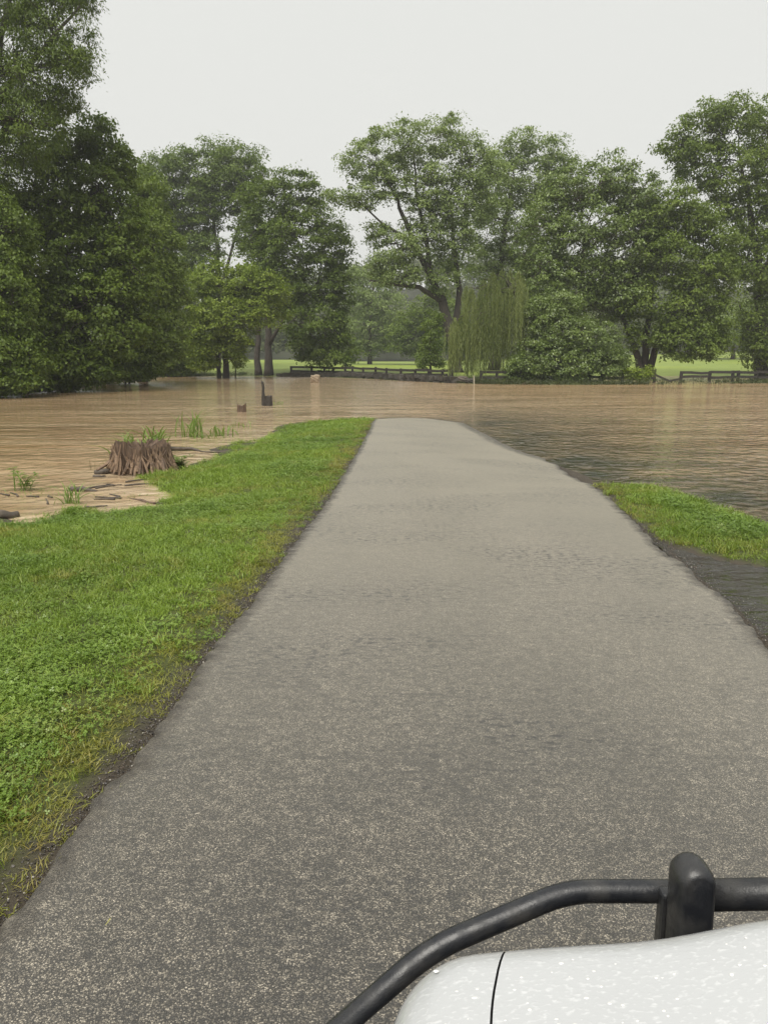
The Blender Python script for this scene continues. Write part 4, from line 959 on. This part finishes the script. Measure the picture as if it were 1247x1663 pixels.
Xa, Ya = points(330000, -8.5, -0.1, 1.2, 9, lawn_density, 620)
Xb, Yb = points(200000, -14, 0.3, 9, 24, lawn_density, 300)
Xc, Yc = points(260000, 1.6, 8.5, 3.0, 13, lawn_density, 500)
X, Y = np.concatenate([Xa, Xb, Xc]), np.concatenate([Ya, Yb, Yc]); n = len(X)
print('GRASS', n)
rd = roadd(X, Y); cl = vnoise(X, Y, 0.8, 51) + 0.35 * (vnoise(X, Y, 4, 52) - 0.5) + 0.35 * sstep(6, 2.5, Y) - 0.05; u = rng.random(n)
idx = np.where(u < np.clip((cl - 0.48) * 2.6, 0.03, 0.75), rng.integers(3, 5, n), rng.integers(0, 3, n))
edge = sstep(-0.60, -0.1, rd) * (0.25 + vnoise(X, Y, 2, 53)) * 1.1; idx = np.where(rng.random(n) < edge, 5, idx)
sd1 = sdist(shore1, X, Y); idx = np.where((rng.random(n) < 0.10 * (sd1 < 0.8) + 0.012), 6, idx)
dist = np.hypot(X, Y); scl = np.interp(dist, [2, 8, 16, 30], [0.85, 0.95, 1.15, 1.6]) * rng.uniform(0.55, 1.0, n) * (0.70 + 0.5 * vnoise(X, Y, 1.1, 54))
rot = np.stack([rng.normal(0, 0.16, n), rng.normal(0, 0.16, n), rng.uniform(0, 6.283, n)], 1)
scatter('grass', np.stack([X, Y, Hg(X, Y)], 1), rot, scl, idx, SRC, 'mown lawn of grass and clover beside the road', 'grass')

# rough growth along the far bank
M_bank = grass_mat('bank_growth', (0.035, 0.05, 0.012), (0.085, 0.105, 0.025), (0.09, 0.07, 0.03))
BS = [tuft('b', 26, 0.55, 0.22, 0.035, M_bank, 21, 0.8), tuft('b', 22, 0.4, 0.25, 0.04, M_bank, 22, 0.9), tuft('b', 20, 0.3, 0.3, 0.06, M_bank, 23, 1.0)]
t_ = np.concatenate([rng.uniform(0, len(far_px) - 1, 2600), rng.uniform(2.5, 9, 1500)]); pts = np.array([onz(x, y, WL)[:2] for x, y in far_px])
bx = np.interp(t_, range(len(pts)), pts[:, 0]); by = np.interp(t_, range(len(pts)), pts[:, 1]) + np.abs(rng.normal(0, 1.1, len(t_))) - 0.15
k = (bx > -40) & (bx < 45) & ((bx > 6.5) | (bx < -14) | (rng.random(len(bx)) < 0.12)); bx, by = bx[k], by[k]; nb = len(bx)
scatter('bank_weeds', np.stack([bx, by, np.maximum(Hg(bx, by), WL - 0.05)], 1), np.stack([rng.normal(0, .15, nb), rng.normal(0, .15, nb), rng.uniform(0, 6.28, nb)], 1), rng.uniform(0.25, 0.75, nb), rng.integers(0, 3, nb), BS,
        'rough grass and weeds along the far flooded bank', 'bank weeds')

def pebble(seed, mat):
    r = np.random.default_rng(seed); bm = bmesh.new(); bmesh.ops.create_icosphere(bm, subdivisions=1, radius=0.006)
    for v in bm.verts: v.co = Vector((v.co.x * r.uniform(.8, 1.3), v.co.y * r.uniform(.8, 1.2), v.co.z * .65)) * r.uniform(.85, 1.15)
    me = bpy.data.meshes.new('p'); bm.to_mesh(me); bm.free(); me.materials.append(mat); return bpy.data.objects.new('p', me)
def flat(name, c, r=0.45):
    m, nt, p, out = newmat(name); p.inputs['Base Color'].default_value = (*c, 1); p.inputs['Roughness'].default_value = r; return m
PB = [pebble(1, flat('pebble_dark', (0.035, 0.03, 0.027))), pebble(2, flat('pebble_grey', (0.10, 0.09, 0.078))), pebble(3, flat('pebble_brown', (0.075, 0.055, 0.04))), pebble(4, flat('pebble_pale', (0.30, 0.28, 0.24)))]
yy = rng.uniform(1.3, 14, 26000) ** 1.0; side = rng.random(26000) < 0.62
xx = np.where(side, xl(yy) - np.abs(rng.normal(0.0, 0.09, 26000)) + 0.05, xr(yy) + np.abs(rng.normal(0, 0.09, 26000)) - 0.05)
zz = np.maximum(Hg(xx, yy), H(xx, yy) - 0.01) + 0.002
scatter('gravel', np.stack([xx, yy, zz], 1), rng.uniform(0, 6.28, (26000, 3)) * np.array([.15, .15, 1]), rng.uniform(0.2, 0.75, 26000) * np.where(rng.random(26000) < 0.06, 1.7, 1), rng.choice(4, 26000, p=[.5, .28, .18, .04]), PB, 'loose wet gravel along the crumbling asphalt edges', 'gravel')
h = hit(176, 1508); m = MB(); m.add([h + [-.003, -.014, .022], h + [.001, -.013, .024], h + [.005, .014, .022], h + [.002, .015, .024]], [(0, 1, 2, 3)])
tag(m.build('grass_clipping', flat('yellow_clipping', (0.30, 0.28, 0.09)), None, loc=h), 'single yellow grass clipping lying on the asphalt', 'clipping')

# ------------------------------------------------------------------ utility vehicle
def vehicle():
    VX = 0.76                                       # centre line of the vehicle
    root = empty('utility_vehicle', (VX, -0.2, 0)); tag(root, 'white utility vehicle with black tubular brush guard, wet with rain', 'utility vehicle')
    off = np.array([VX, -0.2, 0])
    mh, nt, p, out = newmat('wet_white_paint')
    v = geopos(nt)
    n1 = noise(nt, geopos(nt, (120, 210, 120)), 1.0, 2, 0.5, 0.2); n2 = noise(nt, v, 6, 3, 0.5)
    sp_ = ramp(nt, n1.outputs[0], [(0.55, 0.0), (0.72, 1.0)])  # pale flecks in the paint colour mimic glare off raindrops
    c = mixc(nt, sp_.outputs[0], mixc(nt, n2.outputs[0], (0.385, 0.395, 0.405), (0.43, 0.44, 0.45)), (0.50, 0.51, 0.52))
    nt.links.new(c, p.inputs['Base Color']); p.inputs['Roughness'].default_value = 0.22; p.inputs['Coat Weight'].default_value = 0.6; p.inputs['Coat Roughness'].default_value = 0.05
    nt.links.new(bump(nt, n1.outputs[0], 0.002, 0.7), p.inputs['Coat Normal'])
    mk, nt, p, out = newmat('black_powder_coat')
    n = noise(nt, geopos(nt), 55, 4, 0.65); nn = noise(nt, geopos(nt), 260, 2, 0.6); n7 = noise(nt, geopos(nt), 13, 3, 0.6)
    c = mixc(nt, ramp(nt, n7.outputs[0], [(0.45, 0), (0.7, 0.7)]).outputs[0], (0.014, 0.015, 0.018), (0.05, 0.048, 0.045)); nt.links.new(c, p.inputs['Base Color'])
    nt.links.new(ramp(nt, n.outputs[0], [(0.4, 0.28), (0.62, 0.5)]).outputs[0], p.inputs['Roughness'])
    nt.links.new(bump(nt, n.outputs[0], 0.001, 0.5, bump(nt, nn.outputs[0], 0.0006, 0.5)), p.inputs['Normal'])
    mrub = flat('tyre_rubber', (0.02, 0.02, 0.02), 0.8); mdk = flat('black_plastic', (0.018, 0.018, 0.019), 0.55); mrim = flat('grey_rim', (0.12, 0.12, 0.125), 0.35)
    mlens = flat('lamp_lens', (0.55, 0.56, 0.58), 0.08)
    hx, y0, y1 = 0.755, -0.25, 0.822
    def ztop(x):                                    # x from the centre line
        a = hx - np.abs(x)
        z = np.interp(a, [0, .03, .06, .12, .2, .28, .33, .38, .46, .6, .76], [.920, .930, .935, .943, .951, .956, .961, .973, .991, .999, 1.001])
        return z
    def zsm(x):
        return sum(ztop(x + d) for d in np.linspace(-0.03, 0.03, 7)) / 7
    def loft():
        bm = bmesh.new(); rings = []; cy = (y0 + y1) / 2; hy = (y1 - y0) / 2
        ns = 40
        for d, dz in [(-0.002, 0.26), (-0.002, 0.10), (0.0, 0.05), (0.003, 0.034), (0.009, 0.021), (0.018, 0.011), (0.03, 0.0045), (0.045, 0.001), (0.06, 0), (0.09, 0), (0.125, 0), (0.16, 0), (0.2, 0), (0.25, 0), (0.3, 0), (0.36, 0), (0.42, 0), (0.48, 0), (0.52, 0)]:
            a, b = hx - d, hy - d; r = max(0.105 - d, 0.012); P = []
            for (sx, sy, q) in ((1, -1, -90), (1, 1, 0), (-1, 1, 90), (-1, -1, 180)):
                for t in range(9): th = R(q + 90 * t / 8); P.append((sx * (a - r) + r * math.cos(th), sy * (b - r) + r * math.sin(th)))
                nx = {(1,-1): (1, 1), (1,1): (-1, 1), (-1,1): (-1, -1), (-1,-1): (1, -1)}[(sx, sy)]
                e0 = P[-1]; th = R(q + 90); e1 = (nx[0] * (a - r) + r * math.cos(th), nx[1] * (b - r) + r * math.sin(th))
                for t in range(1, ns): P.append((e0[0] + (e1[0] - e0[0]) * t / ns, e0[1] + (e1[1] - e0[1]) * t / ns))
            ring = []
            for (x, y) in P:
                z = float(zsm(np.array(x))) - dz - 0.012 * float(sstep(hy - 0.2, hy, y)) + 0.026
                ring.append(bm.verts.new((x + VX, y + cy, z)))
            rings.append(ring)
        m = len(rings[0])
        for r0, r1 in zip(rings[:-1], rings[1:]):
            for j in range(m): bm.faces.new((r0[j], r0[(j+1) % m], r1[(j+1) % m], r1[j]))
        bm.faces.new(rings[-1]); bm.normal_update(); return bm
    def piece(name, cuts, mat, drop=0.0):
        bm = loft()
        cv = lambda x, y: 0.98 * max(0.0, y - 0.6) ** 2 * (1 if x < VX else -1) * min(1.0, abs(x - VX) / 0.3)
        ox = {vv: vv.co.x for vv in bm.verts}
        for vv in bm.verts: vv.co.x -= cv(vv.co.x, vv.co.y)
        for co, no in cuts:
            g = bm.verts[:] + bm.edges[:] + bm.faces[:]
            bmesh.ops.bisect_plane(bm, geom=g, plane_co=co, plane_no=no, clear_outer=True)
        for vv in bm.verts: vv.co.x = ox[vv] if vv in ox else vv.co.x + cv(vv.co.x, vv.co.y)
        if drop:
            for vv in bm.verts: vv.co.z -= drop
        for f in bm.faces: f.smooth = True
        me = bpy.data.meshes.new(name); bm.to_mesh(me); bm.free(); me.transform(Matrix.Translation(-Vector(off))); me.materials.append(mat)
        o = link(bpy.data.objects.new(name, me), root)
        return o
    sl = 0.105; wob = 0.0014
    piece('hood', [((sl + wob, 0, 0), (-1, 0, 0)), ((2*VX - sl - wob, 0, 0), (1, 0, 0))], mh)
    fl = piece('fender', [((sl - wob, 0, 0), (1, 0, 0))], mh); fr = piece('fender', [((2*VX - sl + wob, 0, 0), (-1, 0, 0))], mh)
    piece('inner_panel', [((0.03, 0, 0), (-1, 0, 0)), ((2*VX - 0.03, 0, 0), (1, 0, 0))], mdk, 0.012)
    # front fascia, lamps, bumper
    m = MB(); m.box((VX, 0.70, 0.60), (1.30, 0.16, 0.22)); m.box((VX, 0.72, 0.46), (1.1, 0.14, 0.1)); m.build('fascia', mdk, root, loc=off).location = (0, 0, 0)
    for s in (-1, 1):
        bm = bmesh.new(); bmesh.ops.create_uvsphere(bm, u_segments=20, v_segments=10, radius=0.075)
        for vv in bm.verts: vv.co = Vector((vv.co.x + VX + s * 0.52, vv.co.y * 0.35 + 0.825, vv.co.z * 0.75 + 0.70))
        me = bpy.data.meshes.new('headlight'); bm.to_mesh(me); bm.free(); me.transform(Matrix.Translation(-Vector(off))); me.materials.append(mlens); link(bpy.data.objects.new('headlight', me), root)
        for k in range(1):
            w = MB(); c = np.array([VX + s * 0.60, 0.18, 0.32]); n_ = 28; prof = [(-.12, .20), (-.125, .29), (-.09, .32), (0, .325), (.09, .32), (.125, .29), (.12, .20)]
            V = [[c[0] + q, c[1] + math.cos(t) * r_ * (1 + 0.012 * (i % 2)), c[2] + math.sin(t) * r_ * (1 + 0.012 * (i % 2))] for i, t in enumerate(np.linspace(0, 2*np.pi, n_, endpoint=False)) for q, r_ in prof]
            F = [(i*7+j, i*7+j+1, ((i+1) % n_)*7+j+1, ((i+1) % n_)*7+j) for i in range(n_) for j in range(6)]
            w.add(V, F); wh = w.build('wheel', mrub, root, True, loc=off); wh.location = (0, 0, 0)
            rm = MB(); rm.tube([c - [.11, 0, 0], c + [.11, 0, 0]], 0.2, 20); rm.build('rim', mrim, wh, loc=off).location = (0, 0, 0)
    # brush guard: main bar, heavy middle bar and two uprights
    def P(px, py, Y): return at(px, py, Y)
    def rounded(pts, rr, n=9):
        pts = [np.array(q) for q in pts]; out = [pts[0]]
        for a, b, c, r in zip(pts[:-2], pts[1:-1], pts[2:], rr):
            u, w = (a - b), (c - b); u /= np.linalg.norm(u); w /= np.linalg.norm(w); s, e = b + u * r, b + w * r
            for t in np.linspace(0, 1, n): out.append((1-t)**2 * s + 2*t*(1-t) * b + t*t * e)
        out.append(pts[-1]); return np.array(out)
    Yb = 1.08
    pl = [P(470, 1740, 0.93), P(700, 1541, 1.02), P(920, 1447, Yb), P(1100, 1448, Yb + 0.005)]
    end = np.array(pl[-1]); end[0] = VX; pl[-1] = np.array([VX, end[1], end[2]])
    half = rounded(pl, [0.05, 0.045]); mir = half[::-1].copy(); mir[:, 0] = 2*VX - mir[:, 0]; mir = mir[1:]
    down = half[0] + np.array([-0.0, -0.05, -0.25])
    g = MB(); g.tube(np.concatenate([[down], half, mir, [[2*VX - down[0], down[1], down[2]]]]), 0.0178, 18); guard = g.build('brush_guard', mk, root, True, loc=off); guard.location = (0, 0, 0)
    cb = P(1152, 1454, 1.045); g = MB(); zc = cb[2]; xa = P(1118, 1454, 1.045)[0]
    g.tube([(xa, 1.045, zc), (VX, 1.05, zc + .002), (2*VX - xa, 1.045, zc)], 0.0235, 18); g.build('cross_bar', mk, guard, True, loc=off).location = (0, 0, 0)
    for s in (-1, 1):
        u = P(1119, 1440, 1.03); ux = u[0]; ztop_ = P(1119, 1384, 1.03)[2]
        X0 = ux if s < 0 else 2*VX - ux
        # a broad flat upright with a round top, wrapped over the bar
        W_, zb_ = 0.0292, 0.60; zc_ = ztop_ - W_ - 0.009; bm = bmesh.new()
        out = [(-W_, zb_), (W_, zb_)] + [(W_, zb_ + (zc_ - zb_) * t) for t in (0.4, 0.75)] + [(W_ * math.cos(t), zc_ + W_ * math.sin(t)) for t in np.linspace(0, math.pi, 15)] + [(-W_, zb_ + (zc_ - zb_) * t) for t in (0.75, 0.4)]
        rg = []
        for yy_, k_ in ((0.992, 0.62), (0.995, 0.80), (1.002, 0.93), (1.011, 0.995), (1.020, 1.0), (1.030, 1.0), (1.039, 0.97), (1.045, 0.9)):
            cz = lambda z: zc_ + (z - zc_) * (k_ if z > zc_ else 1.0)
            rg.append([bm.verts.new((X0 + q * k_, yy_ + 0.05 * (z - 0.85), cz(z))) for q, z in out])
        m_ = len(out)
        for r0, r1 in zip(rg[:-1], rg[1:]):
            for j in range(m_): bm.faces.new((r0[j], r0[(j+1) % m_], r1[(j+1) % m_], r1[j]))
        bm.faces.new(rg[0][::-1]); bm.faces.new(rg[-1])
        for f in bm.faces: f.smooth = True
        bmesh.ops.recalc_face_normals(bm, faces=bm.faces[:])
        me = bpy.data.meshes.new('upright'); bm.to_mesh(me); bm.free(); me.transform(Matrix.Translation(-Vector(off))); me.materials.append(mk); link(bpy.data.objects.new('upright', me), guard)
        g = MB(); g.box((X0 + 0.004 * (1 if s < 0 else -1), 1.060, 0.655), (0.072, 0.028, 0.36));
        bk = g.build('bracket', mk, guard, False, loc=off); bk.location = (0, 0, 0)
        bv = bk.modifiers.new('b', 'BEVEL'); bv.width = 0.006; bv.segments = 2
    # standing raindrops
    r = np.random.default_rng(5); D = MB(); md, nt, p, out = newmat('water_drop'); p.inputs['Base Color'].default_value = (0.62, 0.62, 0.60, 1); p.inputs['Roughness'].default_value = 0.04; p.inputs['Coat Weight'].default_value = 1.0
    for k in range(1000):
        x, y = r.uniform(-0.70, 0.70), r.uniform(0.05, 0.80)
        if abs(abs(x) - (VX - sl - 0.98 * max(0, y - 0.6) ** 2)) < 0.012: continue
        hy = (y1 - y0) / 2; cy = (y0 + y1) / 2
        z = float(zsm(np.array(x))) - 0.012 * float(sstep(hy - 0.2, hy, y - cy)) + 0.026
        if y > 0.775 or abs(x) > 0.71: continue
        s = r.uniform(0.0008, 0.0022) * (1.4 if r.random() < 0.05 else 1); n_ = 7; an = np.linspace(0, 6.283, n_, endpoint=False) + r.uniform(0, 1); e = r.uniform(1, 2.0)
        V = [(x + VX + math.cos(t)*s*e, y + math.sin(t)*s, z - .0003) for t in an] + [(x + VX + math.cos(t)*s*.6*e, y + math.sin(t)*s*.6, z + s*.28) for t in an] + [(x + VX, y, z + s*.38)]
        D.add(V, [(i, (i+1) % n_, n_+(i+1) % n_, n_+i) for i in range(n_)] + [(n_+i, n_+(i+1) % n_, 2*n_) for i in range(n_)])
    o = D.build('raindrops', md, root, True, loc=off); o.location = (0, 0, 0); o['kind'] = 'stuff'
vehicle()
print('TRIS', sum(len(o.data.polygons) for o in scene.objects if o.type == 'MESH') * 2)

# ------------------------------------------------------------------ rain haze
m = bpy.data.materials.new('haze_air'); m.use_nodes = True; nt = m.node_tree; nt.nodes.clear()
ov = nt.nodes.new('ShaderNodeOutputMaterial'); pv = nt.nodes.new('ShaderNodeVolumePrincipled')
pv.inputs['Color'].default_value = (0.93, 0.95, 0.95, 1); pv.inputs['Density'].default_value = 0.0007; pv.inputs['Anisotropy'].default_value = 0.2
nt.links.new(pv.outputs[0], ov.inputs['Volume'])
hb = MB(); hb.box((0, 185, 31.5), (880, 690, 68)); hz = hb.build('haze', m); hz['kind'] = 'stuff'
tag(hz, 'thin grey rain haze over the valley', 'haze')
